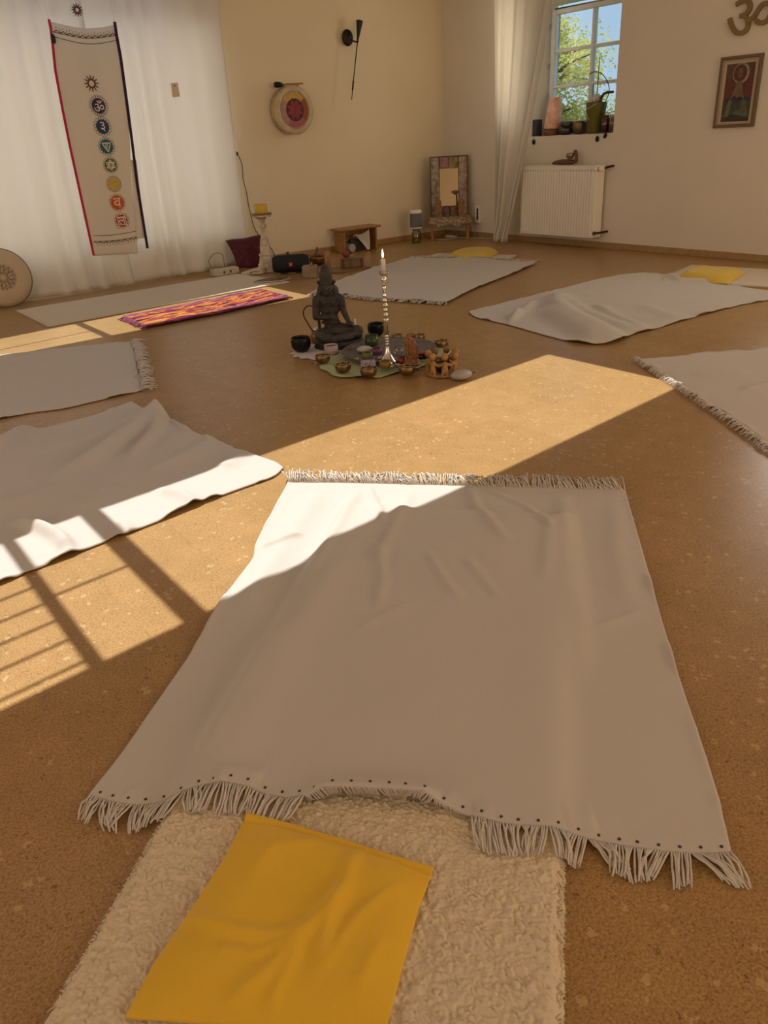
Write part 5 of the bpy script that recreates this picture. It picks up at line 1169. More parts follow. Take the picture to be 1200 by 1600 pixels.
MB().tube(spline([(-0.05, 0.01, 0.235), (-0.055, 0.01, 0.36), (-0.052, 0.01, 0.42)], 5), 0.0035, 6).build('dry_stem', M_BARK, pot)
MB().tube(spline([(-0.10, 0.0, 0.50), (-0.04, 0, 0.515), (0.04, 0, 0.49), (0.11, 0, 0.42), (0.135, 0, 0.34), (0.10, 0, 0.26), (0.06, 0, 0.235)], 6), 0.004, 6).build('bent_stem', M_BARK, pot)
MB().tube([(0.06, -0.08, 0.25), (-0.04, -0.108, 0.20), (-0.005, -0.092, 0.12)], 0.003, 5).build('straw', M_FRINGE, pot)
# two jars
for px_, lab, cc in ((945, 'reddish glass jar beside the green pot on the sill', (0.62, 0.34, 0.28)), (957, 'clear glass jar at the wall end of the sill', (0.80, 0.66, 0.60))):
    j = thing('storage_jar', lab, 'jar', (6.50, sill(px_, 205, 6.50), ZS), -math.pi / 2)
    MB().lathe([(0.001, 0.001), (0.036, 0.001), (0.040, 0.008), (0.040, 0.12), (0.034, 0.135), (0.034, 0.15), (0.030, 0.15), (0.030, 0.132), (0.036, 0.12), (0.036, 0.012), (0.001, 0.010)], 24).build('glass', clear_glass('jar_glass_' + lab[:3], cc, 0.3), j, True)
    MB().lathe([(0.001, 0.011), (0.034, 0.011), (0.034, 0.085), (0.001, 0.09)], 20).build('contents', mat('jar_fill_' + lab[:3], (0.30, 0.10, 0.07) if cc[1] < 0.5 else (0.42, 0.30, 0.22), 0.9, var=0.4, vscale=60), j, True)
    MB().tube(spline([(-0.036, 0, 0.14), (-0.03, 0, 0.165), (0.0, 0, 0.172), (0.03, 0, 0.165), (0.036, 0, 0.14)], 4), 0.0022, 5).build('wire_handle', M_METALDARK, j)
# dark pendants hanging over the sill edge
for k, (px_, py_, top_, lab) in enumerate(((833.5, 222, 206, 'dark oval pendant hanging from the sill near the curtain'), (933, 217, 200, 'dark oval pendant hanging below the green pot'), (945.5, 212, 206, 'dark tilted pendant hanging below the reddish jar'))):
    q = onX(px_, py_, XR - 0.012); pd = thing('stone_pendant', lab, 'pendant', (q[0], q[1], q[2]), -math.pi / 2)
    MB().ell((0, 0, 0), (0.020 - 0.002 * (k == 2), 0.010, 0.025), 16, 10, Matrix.Rotation(0.5 if k == 2 else 0.0, 3, 'Y')).build('stone', M_BLACK, pd, True)
    MB().tube([(0, 0, 0.02), (0, 0.004, ZS - q[2] + 0.004), (0, 0.06, ZS - q[2] + 0.004)], 0.0015, 5).build('cord', mat('grey_cord', (0.25, 0.23, 0.20), 0.8), pd)

# ------------------------------------------------------------------ right wall: carved sign and framed picture
vv, ff = glyph('\u0950', 1.0, 0.03)
bb0, bb1 = vv.min(0), vv.max(0)
q_left, q_bot = onX(1138.5, 30, XR), onX(1158, 56, XR)
scl = 0.345 / (bb1[1] - bb0[1])
om = thing('carved_sign', 'flat wooden curved script sign mounted on the wall above the framed picture', 'wall sign', (XR, q_left[1], q_bot[2]), -math.pi / 2)
MB().add([((p[0] - bb0[0]) * scl, -0.014 + (p[2]) * 0.35, (p[1] - bb0[1]) * scl) for p in vv], ff).build('sign', mat('olive_wood', (0.25, 0.165, 0.055), 0.5, var=0.1, vscale=10), om)
PY0, PY1, PZ0, PZ1 = 3.945, 3.600, 1.005, 1.506
pic = thing('framed_picture', 'framed painting of a haloed figure in red and green on the wall', 'picture', (XR, (PY0 + PY1) / 2, PZ0), -math.pi / 2)
Wp, Hp = PY0 - PY1, PZ1 - PZ0
M_FRAME = mat('bronze_frame', (0.17, 0.115, 0.065), 0.4, 0.3)
fr = MB()
for s in (-1, 1): fr.box((s * (Wp / 2 - 0.011), -0.014, Hp / 2), (0.022, 0.026, Hp)); fr.box((0, -0.014, Hp / 2 + s * (Hp / 2 - 0.011)), (Wp, 0.0258, 0.022))
fr.build('frame', M_FRAME, pic, bevel=0.003)
fi = MB()
for s in (-1, 1): fi.box((s * (Wp / 2 - 0.027), -0.016, Hp / 2), (0.006, 0.020, Hp - 0.05)); fi.box((0, -0.016, Hp / 2 + s * (Hp / 2 - 0.027)), (Wp - 0.05, 0.0198, 0.006))
fi.build('inner_frame', mat('frame_fillet', (0.38, 0.29, 0.18), 0.4), pic)
MB().box((0, -0.006, Hp / 2), (Wp - 0.03, 0.006, Hp - 0.03)).build('mount_board', mat('mount_card', (0.55, 0.44, 0.31), 0.9), pic)
aw, ah, az = 0.235, 0.405, Hp / 2 - 0.005
def art(poly, cc, nm, lay): 
    MB().add([(x * aw, -0.0095 - 0.0004 * lay, az + z * ah) for x, z in poly], [tuple(range(len(poly)))]).build('painted_shape', mat('art_' + nm, cc, 0.5, var=0.25, vscale=30), pic)
art([(-.5, -.5), (.5, -.5), (.5, .5), (-.5, .5)], (0.145, 0.035, 0.018), 'red', 0)
art([(-.5, .25), (.5, .25), (.5, .5), (-.5, .5)], (0.11, 0.06, 0.035), 'brown', 1)
art([(-.5, -.5), (.5, -.5), (.5, -.12), (.3, -.06), (0, -.12), (-.3, -.06), (-.5, -.15)], (0.035, 0.035, 0.11), 'blue', 1)
art([(-.5, -.5), (.5, -.5), (.5, -.16), (.25, -.12), (0, -.17), (-.3, -.13), (-.5, -.2)], (0.055, 0.07, 0.035), 'green', 2)
art([(-.12, -.36), (.45, -.44), (.42, -.30), (.02, -.31)], (0.10, 0.15, 0.13), 'teal', 3); art([(-.5, -.5), (.5, -.5), (.5, -.44), (-.1, -.38), (-.5, -.46)], (0.05, 0.03, 0.02), 'umber', 4)
art(disc(0.29, 28, 0.04, 0.33, 1.0, aw / ah * 1.05), (0.36, 0.30, 0.20), 'halo', 5); art(disc(0.235, 28, 0.01, 0.335, 1.0, aw / ah * 1.05), (0.11, 0.035, 0.02), 'halo_in', 6)
art([(-.25, -.12), (-.10, .12), (-.05, .2), (.08, .2), (.14, .12), (.25, -.12), (.12, -.06), (.0, -.09), (-.12, -.05)], (0.20, 0.125, 0.07), 'figure', 7)
art(disc(0.12, 20, 0.02, 0.33, 0.8, aw / ah * 1.2), (0.19, 0.10, 0.055), 'head', 8); art([(-.42, -.42), (-.28, -.1), (-.16, -.14), (-.24, -.40)], (0.15, 0.15, 0.08), 'shawl', 8); art([(.1, -.35), (.2, -.12), (.34, -.14), (.40, -.35)], (0.12, 0.12, 0.06), 'robe', 8)
art(disc(0.05, 14, -.1, -.08, 1, .6), (0.03, 0.015, 0.01), 'dark', 9); art(disc(0.05, 14, .07, -.11, 1, .6), (0.03, 0.015, 0.01), 'dark', 9)

# ------------------------------------------------------------------ altar on the floor
def alt(px, py, z=0.0): q = fl(px, py, z); return (q[0], q[1], z)
C0 = alt(608.5, 555.5)
# green cloth spread under the tray
n, rr = 72, 10; v = []
gcp = alt(592, 561)
for i in range(rr + 1):
    for k in range(n):
        a = 2 * math.pi * k / n; R_ = (0.355 + 0.035 * math.sin(3 * a + 1.2) + 0.012 * math.sin(11 * a)) * i / rr
        w_ = (i / rr) ** 2; v.append((R_ * math.cos(a), R_ * math.sin(a), 0.003 + w_ * (0.014 * float(fbm(math.cos(a) * 3 + 5, math.sin(a) * 3 + i * 0.35, 6)) + 0.020 * max(0, math.sin(9 * a + i * 0.5)) * float(vnoise(a * 2, i * 0.3, 3)))))
gcl = tag(MB().add(v, [(i * n + k, i * n + (k + 1) % n, (i + 1) * n + (k + 1) % n, (i + 1) * n + k) for i in range(rr) for k in range(n)]).build('green_cloth', M_GREENCLOTH, None, smooth=True, solid=0.0015), 'pale green cloth spread under the slate tray', 'cloth')
gcl.location = (gcp[0], gcp[1], 0); gcl.rotation_euler = (0, 0, FACE)
# white lace cloth under the statue
lcp = alt(510, 549); v = []
for i in range(7):
    for k in range(48):
        a = 2 * math.pi * k / 48; R_ = (0.19 + 0.015 * math.sin(16 * a)) * i / 6; v.append((R_ * 1.05 * math.cos(a), R_ * 1.0 * math.sin(a), 0.0165 + 0.002 * math.sin(5 * a + i)))
lc = tag(MB().add(v, [(i * 48 + k, i * 48 + (k + 1) % 48, (i + 1) * 48 + (k + 1) % 48, (i + 1) * 48 + k) for i in range(6) for k in range(48)]).build('lace_doily', M_LACE, None, smooth=True, solid=0.0012), 'white lace doily under the black bowl beside the statue', 'doily')
lc.location = (lcp[0], lcp[1], -0.0125); lc.rotation_euler = (0, 0, FACE)
# slate tray
tray = thing('slate_tray', 'round grey slate tray holding candles and the silver candlestick', 'tray', (C0[0], C0[1], 0.018), FACE)
MB().lathe([(0.001, 0.0), (0.20, 0.0), (0.240, 0.006), (0.260, 0.016), (0.264, 0.020), (0.260, 0.023), (0.240, 0.014), (0.20, 0.010), (0.001, 0.010)], 64).build('dish', M_SLATE, tray, smooth=True)
ZT = 0.018 + 0.0105
# statue
stt = thing('stone_statue', 'dark stone statue of a seated meditating figure with tall crown', 'statue', alt(527.5, 542.5), FACE)
stt.scale = (0.98, 0.98, 0.945)
stt.location.z = 0.006
def cap(mb, a, b, r0, r1, n=14): 
    a, b = Vector(a), Vector(b); mb.tube([a, a + (b - a) * 0.5, b], [r0, (r0 + r1) / 2, r1], n); mb.ell(a, (r0, r0, r0), n, 8); mb.ell(b, (r1, r1, r1), n, 8)
MB().lathe([(0.001, 0.0), (0.150, 0.0), (0.155, 0.008), (0.150, 0.022), (0.153, 0.034), (0.145, 0.048), (0.001, 0.052)], 56, (0.012, 0, 0), 0.97, 0.72).build('plinth', M_STATUED, stt, smooth=True)
s_ = MB()
s_.ell((0.0, 0.01, 0.095), (0.085, 0.065, 0.050))                                   # hips
cap(s_, (-0.045, 0.0, 0.085), (-0.082, -0.065, 0.085), 0.044, 0.040)                # thigh of the folded leg, towards the viewer
cap(s_, (-0.082, -0.068, 0.082), (-0.010, -0.098, 0.068), 0.038, 0.026)
cap(s_, (0.045, 0.0, 0.095), (0.125, -0.020, 0.092), 0.044, 0.036)                  # other thigh
cap(s_, (0.126, -0.026, 0.078), (0.020, -0.090, 0.072), 0.032, 0.024)
s_.ell((0.0, -0.09, 0.066), (0.045, 0.020, 0.017)); s_.ell((0.03, -0.075, 0.066), (0.075, 0.03, 0.018))
s_.ell((-0.028, 0.008, 0.165), (0.050, 0.038, 0.055)); s_.ell((-0.028, 0.006, 0.235), (0.060, 0.042, 0.060)); s_.ell((-0.03, 0.0, 0.262), (0.064, 0.040, 0.038))
cap(s_, (-0.09, 0.005, 0.292), (0.032, 0.005, 0.292), 0.024, 0.024)                 # shoulders
cap(s_, (-0.100, 0.002, 0.288), (-0.112, -0.005, 0.190), 0.026, 0.021)              # bent arm
cap(s_, (-0.112, -0.005, 0.186), (-0.040, -0.058, 0.192), 0.021, 0.016)
s_.ell((-0.020, -0.062, 0.196), (0.026, 0.016, 0.017)); 
for k in range(4): cap(s_, (-0.018 + 0.002 * k, -0.074, 0.206 - 0.008 * k), (0.004, -0.066, 0.203 - 0.008 * k), 0.0055, 0.005, 8)
cap(s_, (-0.012, -0.066, 0.205), (-0.014, -0.066, 0.232), 0.006, 0.004, 8)
cap(s_, (0.040, 0.002, 0.286), (0.052, 0.000, 0.215), 0.024, 0.019); cap(s_, (0.052, 0.0, 0.213), (0.078, -0.035, 0.155), 0.019, 0.014)
s_.ell((0.086, -0.045, 0.145), (0.024, 0.020, 0.013))
for k in range(4): cap(s_, (0.092, -0.048 + 0.009 * k - 0.01, 0.143), (0.112, -0.056 + 0.009 * k, 0.128), 0.0055, 0.0045, 8)
cap(s_, (-0.032, 0.0, 0.295), (-0.034, -0.004, 0.330), 0.022, 0.021)                # neck
s_.ell((-0.036, -0.006, 0.352), (0.036, 0.038, 0.046)); s_.ell((-0.036, -0.016, 0.328), (0.022, 0.022, 0.020))
s_.ell((-0.036, -0.043, 0.350), (0.006, 0.009, 0.012)); s_.ell((-0.050, -0.036, 0.362), (0.009, 0.006, 0.004)); s_.ell((-0.022, -0.036, 0.362), (0.009, 0.006, 0.004)); s_.ell((-0.036, -0.038, 0.331), (0.011, 0.006, 0.004))
for sx in (-1, 1):
    s_.ell((-0.036 + sx * 0.044, 0.0, 0.388), (0.012, 0.012, 0.012)); s_.ell((-0.036 + sx * 0.040, 0.004, 0.352), (0.009, 0.012, 0.026))
    cap(s_, (-0.036 + sx * 0.036, 0.012, 0.36), (-0.034 + sx * 0.052, 0.012, 0.305), 0.016, 0.018)
s_.ell((0.016, 0.03, 0.325), (0.015, 0.014, 0.034)); cap(s_, (0.016, 0.03, 0.30), (0.020, 0.026, 0.26), 0.007, 0.007)
sb = s_.build('figure', M_STATUE, stt, remesh=0.0034)
sb_v = sb.modifiers['soften']; sb_v.iterations = 3
MB().lathe([(0.036, 0.374), (0.039, 0.380), (0.038, 0.390), (0.036, 0.393), (0.037, 0.412), (0.0365, 0.428), (0.033, 0.438), (0.028, 0.441), (0.0275, 0.456), (0.026, 0.468), (0.021, 0.480), (0.012, 0.490), (0.005, 0.494), (0.004, 0.500), (0.001, 0.502)], 28, (-0.036, 0.0, 0.0)).build('crown', M_STATUE, stt, smooth=True)
MB().tube([(-0.036 + 0.0385 * math.cos(a), 0.0385 * math.sin(a), 0.396) for a in np.linspace(0, 2 * math.pi, 30)], 0.0035, 6).build('crown_band', M_STATUE, stt, True)
MB().tube([(-0.085, -0.01, 0.30)] + [(-0.03 + 0.045 * math.sin(t), -0.040 - 0.006 * math.cos(t), 0.262 + 0.016 * math.cos(2 * t)) for t in np.linspace(-1.2, 1.2, 9)] + [(0.025, -0.01, 0.30)], 0.0032, 6).build('necklace', M_STATUE, stt, True)
MB().tube([(-0.028 + 0.053 * math.cos(a), 0.006 + 0.042 * math.sin(a), 0.150) for a in np.linspace(0, 2 * math.pi, 24)], 0.005, 6).build('belt', M_STATUE, stt, True)
MB().tube([(-0.095, 0.02, 0.0), (-0.098, 0.02, 0.1), (-0.102, 0.03, 0.2)], 0.009, 8).build('side_post', M_STATUED, stt)
# metal incense stick leaning at the knee
ip = alt(560, 541); tag(MB().tube([(ip[0], ip[1], 0.02), tuple(np.array(fl(557, 533)) * [1, 1, 0] + np.array([0, 0, 0.135]))], 0.003, 6).build('incense_stick', M_SILVER), 'thin silver stick leaning on the statue knee', 'stick')
# kettle with bow handle behind the statue
kp = alt(497, 536); kt = thing('brass_kettle', 'small brass kettle with tall dark bow handle behind the statue', 'kettle', kp, FACE)
MB().lathe([(0.001, 0.003), (0.032, 0.003), (0.040, 0.02), (0.042, 0.045), (0.034, 0.066), (0.022, 0.074), (0.022, 0.080), (0.001, 0.080)], 24).build('body', mat('kettle_brass', (0.20, 0.125, 0.045), 0.4, 0.7), kt, True)
MB().lathe([(0.024, 0.080), (0.026, 0.086), (0.012, 0.094), (0.001, 0.096)], 20).build('lid', M_SILVER, kt, True)
MB().tube(spline([(-0.026, 0, 0.07), (-0.05, 0, 0.12), (-0.070, 0, 0.165), (-0.066, 0, 0.20), (-0.040, 0, 0.222), (-0.008, 0, 0.216), (0.016, 0, 0.19), (0.022, 0, 0.13), (0.022, 0, 0.075)], 6), 0.0042, 7).build('bow_handle', mat('handle_brown', (0.055, 0.03, 0.015), 0.45), kt, True)
# black bowls
bowl('black_bowl', 'black bowl with copper lining standing on the doily beside the statue', 'bowl', (471.5, 549), 0.058, 0.082, M_BLACK, M_COPPERIN, z=0.006, t=0.004)
bowl('black_bowl', 'black bowl with copper lining behind the green candle', 'bowl', (588, 524), 0.053, 0.074, M_BLACK, M_COPPERIN, z=0.0, t=0.004)
# seven small brass bowls round the tray
gb = 'small brass bowls round the tray'
for px_, R_, lab in (((505, 567), 0.0405, 'small brass bowl in front of the rose candle cup'), ((536.5, 581.5), 0.042, 'small brass bowl on the green cloth, second from the left in the front row'), ((576.5, 588.5), 0.043, 'small brass bowl directly in front of the lavender crystal'), ((636.5, 586), 0.043, 'small brass bowl directly in front of the carved wooden figure'),
                     ((620, 532), 0.032, 'small brass bowl just behind the silver candlestick'), ((655, 533.5), 0.037, 'small brass bowl behind the carved wooden figure'), ((690, 544), 0.040, 'small brass bowl behind the clay figure ring')):
    bowl('brass_bowl', lab, 'bowl', px_, R_, R_ * 1.12, M_BRASS, M_BRASSIN, gb, z=0.012 if px_[1] > 560 else 0.006, t=0.0025)
# candles and cups
def votive(name, label, px, R, Hh, m, z, cat='candle', wax=None):
    q = fl(px[0], px[1], z); r = thing(name, label, cat, (q[0], q[1], z), FACE)
    MB().lathe([(0.001, 0), (R * 0.9, 0), (R, Hh * 0.08), (R, Hh), (R * 0.9, Hh), (R * 0.88, Hh * 0.82)], 28).build('cup', m, r, True)
    MB().lathe([(R * 0.88, Hh * 0.83), (0.001, Hh * 0.81)], 28).build('wax', wax or m, r, True); MB().tube([(0, 0, Hh * 0.8), (0.001, 0, Hh * 1.0)], 0.0012, 5).build('wick', M_BLACK, r); return r
votive('green_candle', 'dark green candle cup with glowing copper top beside the statue', (581, 539), 0.037, 0.056, mat('dark_green_glass', (0.030, 0.060, 0.012), 0.3), ZT + 0.008, wax=mat('copper_wax', (0.60, 0.34, 0.17), 0.25, 0.6))
votive('rose_candle', 'pale rose candle cup in front of the statue plinth', (518, 552.5), 0.039, 0.050, mat('pale_rose_wax', (0.42, 0.32, 0.29), 0.5, sss=0.1), 0.010)
votive('purple_candle', 'small purple candle on the tray beside the candlestick', (589, 553), 0.027, 0.034, mat('purple_wax', (0.15, 0.04, 0.09), 0.35), ZT)
votive('green_glass', 'small light green glass cup on the tray before the pebble', (574.5, 560), 0.027, 0.036, mat('pale_green_glass', (0.22, 0.20, 0.06), 0.2, trans=0.3), ZT, 'glass cup')
votive('red_candle', 'small deep red candle glass left of the carved wooden figure', (628.5, 568.5), 0.0205, 0.038, mat('deep_red_glass', (0.24, 0.012, 0.02), 0.15), ZT)
votive('amber_glass', 'amber glass tealight in front of the candlestick foot', (602, 573.5), 0.029, 0.034, mat('amber_glass', (0.36, 0.20, 0.03), 0.15, trans=0.3), ZT, 'glass cup')
# pebbles
q = fl(570, 551, ZT); tag(MB().ell((q[0], q[1], ZT + 0.019), (0.044, 0.030, 0.018), 20, 12, Matrix.Rotation(FACE, 3, 'Z')).build('pebble', M_STONE, None, True), 'flat pale pebble on the tray behind the green glass cup', 'pebble')
q = fl(721, 593.5); tag(MB().ell((q[0], q[1], 0.026), (0.056, 0.040, 0.0255), 22, 14, Matrix.Rotation(FACE + 0.35, 3, 'Z')).build('pebble', mat('grey_pebble', (0.40, 0.375, 0.345), 0.45, var=0.15, vscale=18), None, True), 'large smooth grey pebble on the floor beside the clay ring', 'pebble')
# lavender crystal
q = fl(576, 573.5, ZT); lv = thing('lavender_crystal', 'rough lavender crystal lump at the front edge of the tray', 'crystal', (q[0], q[1], ZT), FACE)
bm_ = MB().box((0, 0, 0.019), (0.074, 0.038, 0.036)); bm_.build('lump', mat('lavender_quartz', (0.33, 0.26, 0.40), 0.35, var=0.3, vscale=120), lv, bevel=0.010)
kn = MB(); rg = random.Random(2)
for k in range(60): kn.ell((rg.uniform(-0.036, 0.036), rg.choice([-0.019, rg.uniform(-0.018, 0.018)]), rg.uniform(0.008, 0.036)), (0.005, 0.004, 0.0045), 6, 4)
stuff(kn.build('crystal_points', mat('lavender_points', (0.45, 0.38, 0.52), 0.25), lv))
# clear glass ball
q = fl(624, 556, ZT); tag(MB().ell((q[0], q[1], ZT + 0.030), (0.030, 0.030, 0.030), 24, 16).build('glass_ball', clear_glass('ball_glass', (0.82, 0.84, 0.82), 0.5), None, True), 'clear glass ball on the tray right of the candlestick', 'glass ball')
# silver candlestick, candle and flame
q = fl(606.5, 567, ZT); cs = thing('silver_candlestick', 'tall slim silver candlestick with beaded stem standing on the tray', 'candlestick', (q[0], q[1], ZT), FACE)
MB().lathe([(0.001, 0), (0.044, 0), (0.046, 0.005), (0.040, 0.014), (0.028, 0.030), (0.016, 0.052), (0.010, 0.078), (0.008, 0.090)], 32).build('foot', M_SILVER, cs, True)
pr_ = [(0.008, 0.088)]
for k in range(4): z = 0.092 + k * 0.014; pr_ += [(0.0065, z), (0.0105, z + 0.005), (0.0105, z + 0.009), (0.0065, z + 0.013)]
pr_ += [(0.012, 0.152), (0.0145, 0.158), (0.0145, 0.222), (0.016, 0.228), (0.009, 0.234)]
MB().lathe(pr_, 24).build('lower_stem', M_SILVER, cs, True)
pr_ = [(0.009, 0.234)]
for k in range(5): z = 0.238 + k * 0.024; w_ = (0.0135, 0.0125, 0.014, 0.012, 0.0105)[k]; pr_ += [(0.0065, z), (w_, z + 0.007), (w_, z + 0.014), (0.0065, z + 0.022)]
pr_ += [(0.008, 0.362), (0.0105, 0.372), (0.009, 0.388), (0.006, 0.396)]
MB().lathe(pr_, 24).build('beaded_stem', M_SILVER, cs, True)
MB().lathe([(0.006, 0.394), (0.016, 0.396), (0.029, 0.402), (0.029, 0.404), (0.010, 0.406), (0.006, 0.410)], 28).build('drip_disc', M_SILVER, cs, True)
MB().lathe([(0.006, 0.409), (0.014, 0.416), (0.0155, 0.426), (0.010, 0.436), (0.008, 0.440), (0.016, 0.448), (0.028, 0.458), (0.027, 0.460), (0.012, 0.453), (0.001, 0.452)], 28).build('drip_cup', M_SILVER, cs, True)
cd = thing('white_candle', 'lit white stick candle in the silver candlestick', 'candle', (q[0], q[1], ZT + 0.4535), FACE)
MB().lathe([(0.001, 0), (0.0118, 0), (0.0118, 0.066), (0.010, 0.069), (0.001, 0.067)], 20).build('wax', mat('white_wax', (0.72, 0.66, 0.58), 0.5, sss=0.2), cd, True)
MB().tube([(0, 0, 0.066), (0.0008, 0, 0.078)], 0.0011, 5).build('wick', M_BLACK, cd)
MB().lathe([(0.001, 0.073), (0.0045, 0.079), (0.0058, 0.088), (0.0044, 0.100), (0.0018, 0.112), (0.0004, 0.117)], 16).build('flame', mat('flame', (1, 0.8, 0.4), 0.5, emit=(1.0, 0.72, 0.30), estr=3.2), cd, True)
# carved wooden figure
q = fl(644, 570, ZT); cw = thing('carved_figure', 'reddish brown carved wooden figure on the tray', 'figurine', (q[0], q[1], ZT), FACE)
c_ = MB(); c_.ell((0, 0, 0.018), (0.042, 0.034, 0.020)); c_.ell((0.0, 0, 0.045), (0.030, 0.026, 0.030)); c_.ell((-0.004, 0, 0.09), (0.028, 0.022, 0.045)); c_.ell((-0.010, 0, 0.13), (0.022, 0.018, 0.034))
cap(c_, (-0.024, -0.012, 0.05), (-0.026, -0.010, 0.13), 0.009, 0.010); cap(c_, (-0.008, -0.018, 0.06), (-0.010, -0.014, 0.150), 0.008, 0.008); cap(c_, (0.012, -0.016, 0.05), (0.012, -0.012, 0.12), 0.010, 0.011); cap(c_, (0.026, -0.004, 0.04), (0.024, -0.004, 0.10), 0.009, 0.011); cap(c_, (-0.028, 0, 0.12), (0.006, -0.006, 0.158), 0.010, 0.009)
c_.build('carving', M_CARVED, cw, remesh=0.0022).modifiers['soften'].iterations = 1; MB().lathe([(0.001, 0), (0.042, 0), (0.044, 0.006), (0.040, 0.016), (0.001, 0.018)], 24).build('base', M_CARVED, cw, True)
# black dish with red lighter
q = fl(661, 561, ZT); bd_ = thing('black_dish', 'small black oval dish on the tray right of the carved figure', 'dish', (q[0], q[1], ZT + 0.004), FACE)
MB().lathe([(0.001, 0), (0.034, 0), (0.042, 0.012), (0.040, 0.013), (0.032, 0.004), (0.001, 0.004)], 24, (0, 0, 0), 1.0, 0.7).build('dish', M_BLACK, bd_, True)
q = fl(666, 552, ZT + 0.02); lt = thing('gas_lighter', 'red gas lighter with metal head lying on the tray rim', 'lighter', (q[0], q[1], ZT + 0.018), FACE + 0.25)
MB().box((-0.018, 0, 0.005), (0.052, 0.022, 0.012)).build('body', mat('lighter_red', (0.30, 0.015, 0.02), 0.3), lt, bevel=0.004); MB().box((0.021, 0, 0.006), (0.024, 0.020, 0.013)).build('head', mat('lighter_metal', (0.45, 0.44, 0.42), 0.3, 0.9), lt, bevel=0.003)
# clay ring of figures
q = alt(692, 584.5); cr = thing('clay_ring', 'terracotta ring of embracing clay figures with a tealight inside', 'ornament', q, FACE)
MB().lathe([(0.001, 0.001), (0.083, 0.001), (0.087, 0.006), (0.085, 0.014), (0.001, 0.012)], 40).build('base', M_CLAY, cr, True)
for k in range(7):
    a = 2 * math.pi * (k + 0.35) / 7; x, y = 0.074 * math.cos(a), 0.074 * math.sin(a); tx, ty = -math.sin(a), math.cos(a); fgm = MB()
    cap(fgm, (x + tx * 0.014, y + ty * 0.014, 0.010), (x * 0.97 + tx * 0.005, y * 0.97 + ty * 0.005, 0.045), 0.009, 0.011, 10); cap(fgm, (x - tx * 0.014, y - ty * 0.014, 0.010), (x * 0.97 - tx * 0.005, y * 0.97 - ty * 0.005, 0.045), 0.009, 0.011, 10)
    cap(fgm, (x * 0.97, y * 0.97, 0.045), (x * 0.97, y * 0.97, 0.072), 0.014, 0.013, 10)
    for s in (-1, 1): b2 = a + s * math.pi / 7; cap(fgm, (x * 0.98, y * 0.98, 0.072), (0.072 * math.cos(b2), 0.072 * math.sin(b2), 0.062), 0.008, 0.0085, 10)
    fgm.build('clay_figure', M_CLAY if math.sin(a) < 0.35 else M_CLAYD, cr, remesh=0.0032)
    MB().ell((x * 0.96, y * 0.96, 0.103 + 0.004 * (k % 2)), (0.018, 0.017, 0.020), 14, 10).build('head', M_CLAY if math.sin(a) < 0.35 else M_CLAYD, cr, True)
tl_ = thing('tealight', 'tealight bowl inside the terracotta ring', 'tealight', (q[0], q[1], 0.0135), FACE); a_, b_ = bowl_profile(0.042, 0.05, 0.003); MB().lathe(a_, 24).build('cup', M_BRASSIN, tl_, True); MB().lathe(b_, 24).build('lining', M_SILVER, tl_, True)
# pale shells on the tray
M_SHELL = mat('pale_shell', (0.55, 0.42, 0.34), 0.5, var=0.25, vscale=90)
for k, (x_, y_, lab) in enumerate(((594, 561, 'pale shell on the tray right of the purple candle'), (616, 562, 'pale shell on the tray beneath the glass ball'), (621, 571.5, 'pale shell on the tray left of the red candle glass'), (566, 567, 'pale shell on the tray left of the lavender crystal'), (556, 563, 'pale shell on the bare left side of the tray'), (613, 574.5, 'pale shell at the front rim between amber glass and red candle'))):
    q = fl(x_, y_, ZT); o = MB(); o.ell((0, 0, 0.006), (0.016, 0.010, 0.0065), 14, 8); o.ell((0.010, 0.004, 0.009), (0.008, 0.006, 0.006), 10, 6)
    o = o.build('cowrie', M_SHELL, None, remesh=0.0016); o.location = (q[0], q[1], ZT + 0.0005); o.rotation_euler = (0, 0, k * 1.3); tag(o, lab, 'shell', 'pale shells on the tray')
# fallen petals and crumbs
petal_spots = [(501, 563), (522, 571), (560, 591), (699 + 40, 583), (497, 570), (548, 546), (556, 560), (594, 567), (612, 566), (618, 571), (633, 559), (660, 574), (572, 541), (488, 569), (508, 556), (600, 560)]
M_PET = mat('dried_petal', (0.085, 0.025, 0.02), 0.8)
for k, (x_, y_) in enumerate(petal_spots):
    on_tray = 545 < x_ < 640 and 540 < y_ < 575; z = (ZT + 0.0005) if on_tray else (0.0015 if not (480 < x_ < 680) else 0.012); qq = fl(x_, y_, z); a = random.uniform(0, 6)
    mbp = MB(); r_ = random.uniform(0.006, 0.011); mbp.add([(0, 0, 0.002)] + [(r_ * math.cos(t) * (1.3 if i % 2 else 1), r_ * 0.6 * math.sin(t), 0.001 + 0.003 * (i % 2)) for i, t in enumerate(np.linspace(0, 2 * math.pi, 8, endpoint=False))], [(0, 1 + i, 1 + (i + 1) % 8) for i in range(8)])
    o = mbp.build('dried_petal', M_PET, None, solid=0.001); o.location = tuple(qq); o.rotation_euler = (0, 0, a); tag(o, 'dried dark red petal scattered around the altar tray', 'petal', 'dried petals around the altar')

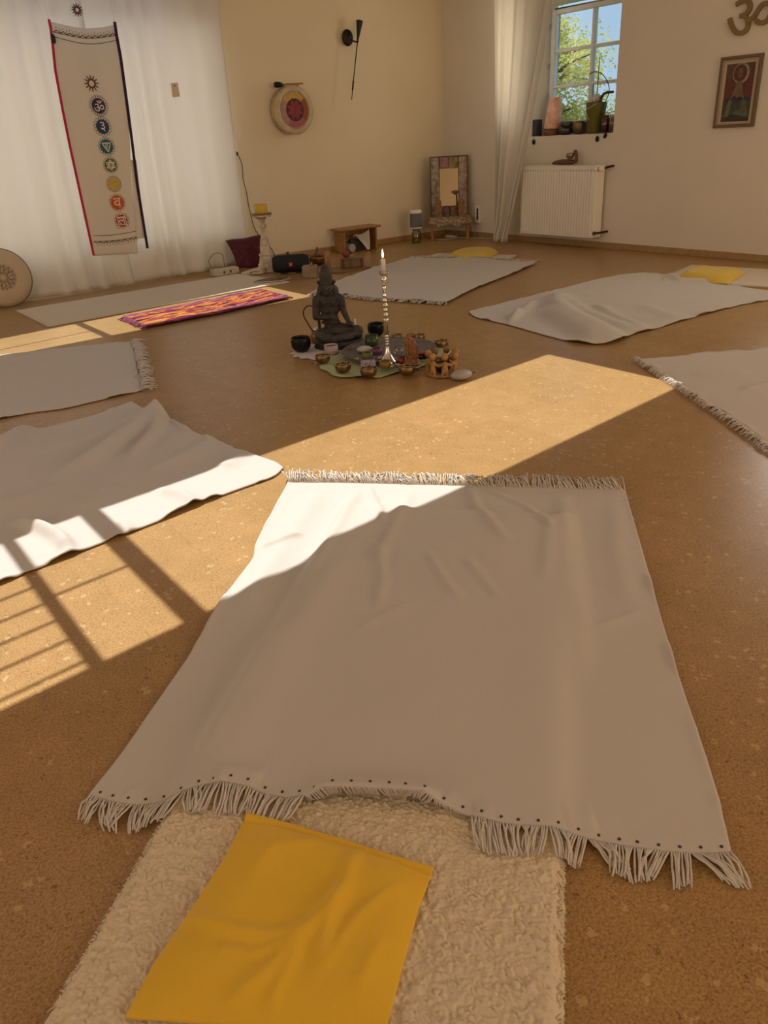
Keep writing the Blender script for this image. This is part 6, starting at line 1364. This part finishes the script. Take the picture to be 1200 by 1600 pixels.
# ------------------------------------------------------------------ outside the window
gr = MB().box((16, 5, -0.55), (18, 40, 0.5)).build('ground', mat('lawn', (0.10, 0.16, 0.04), 0.95, var=0.3, vscale=3)); struct(gr)
tr0 = np.array([11.5, 10.45, -0.3])
tree = thing('leafy_tree', 'sunlit yellow green tree outside the window', 'tree', tr0)
MB().tube([(0, 0, 0), (0.1, 0.05, 1.0), (0.0, 0.1, 2.2), (0.1, 0, 3.4)], [0.16, 0.13, 0.10, 0.05], 10).build('trunk', M_BARK, tree, True)
rg = random.Random(9); lf = MB(); tips = []
for k in range(34):
    z = rg.uniform(0.6, 2.9); a = rg.uniform(0, 2 * math.pi); L = rg.uniform(0.7, 1.7) * (1.05 - 0.16 * abs(z - 1.6)); e_ = rg.uniform(0.0, 0.6)
    p0 = Vector((0.05, 0.06, z)); p2 = p0 + Vector((math.cos(a) * L, math.sin(a) * L, L * e_)); p1 = (p0 + p2) / 2 + Vector((0, 0, 0.12)); MB().tube([p0, p1, p2], [0.035, 0.02, 0.006], 6).build('branch', M_BARK, tree, True)
    tips += [(p0 * (1 - t) + p2 * t) + Vector((0, 0, 0.1 * math.sin(3 * t))) for t in np.linspace(0.25, 1.05, 9)]
for p in tips:
    for _ in range(75):
        c = p + Vector((rg.gauss(0, 0.17), rg.gauss(0, 0.17), rg.gauss(0, 0.14))); Rm = Matrix.Rotation(rg.uniform(0, 6.3), 3, 'Z') @ Matrix.Rotation(rg.gauss(0, 0.7), 3, 'X') @ Matrix.Rotation(rg.gauss(0.3, 0.5), 3, 'Y')
        s = rg.uniform(0.026, 0.05); pts = [(-s, 0, 0), (-0.2 * s, 0.42 * s, 0.1 * s), (s, 0, -0.15 * s), (-0.2 * s, -0.42 * s, 0.1 * s)]; lf.add([c + Rm @ Vector(q) for q in pts], [(0, 1, 2), (0, 2, 3)])
M_LEAF = cloth('leaf', (0.74, 0.70, 0.18), translucent=0.5, rough=0.6)
lo = bpy.data.meshes.new('foliage'); lo.from_pydata(lf.v, [], lf.f); lo.update(); lo.materials.append(M_LEAF); fo_ = bpy.data.objects.new('foliage', lo); COL.objects.link(fo_); fo_.parent = tree; stuff(fo_)
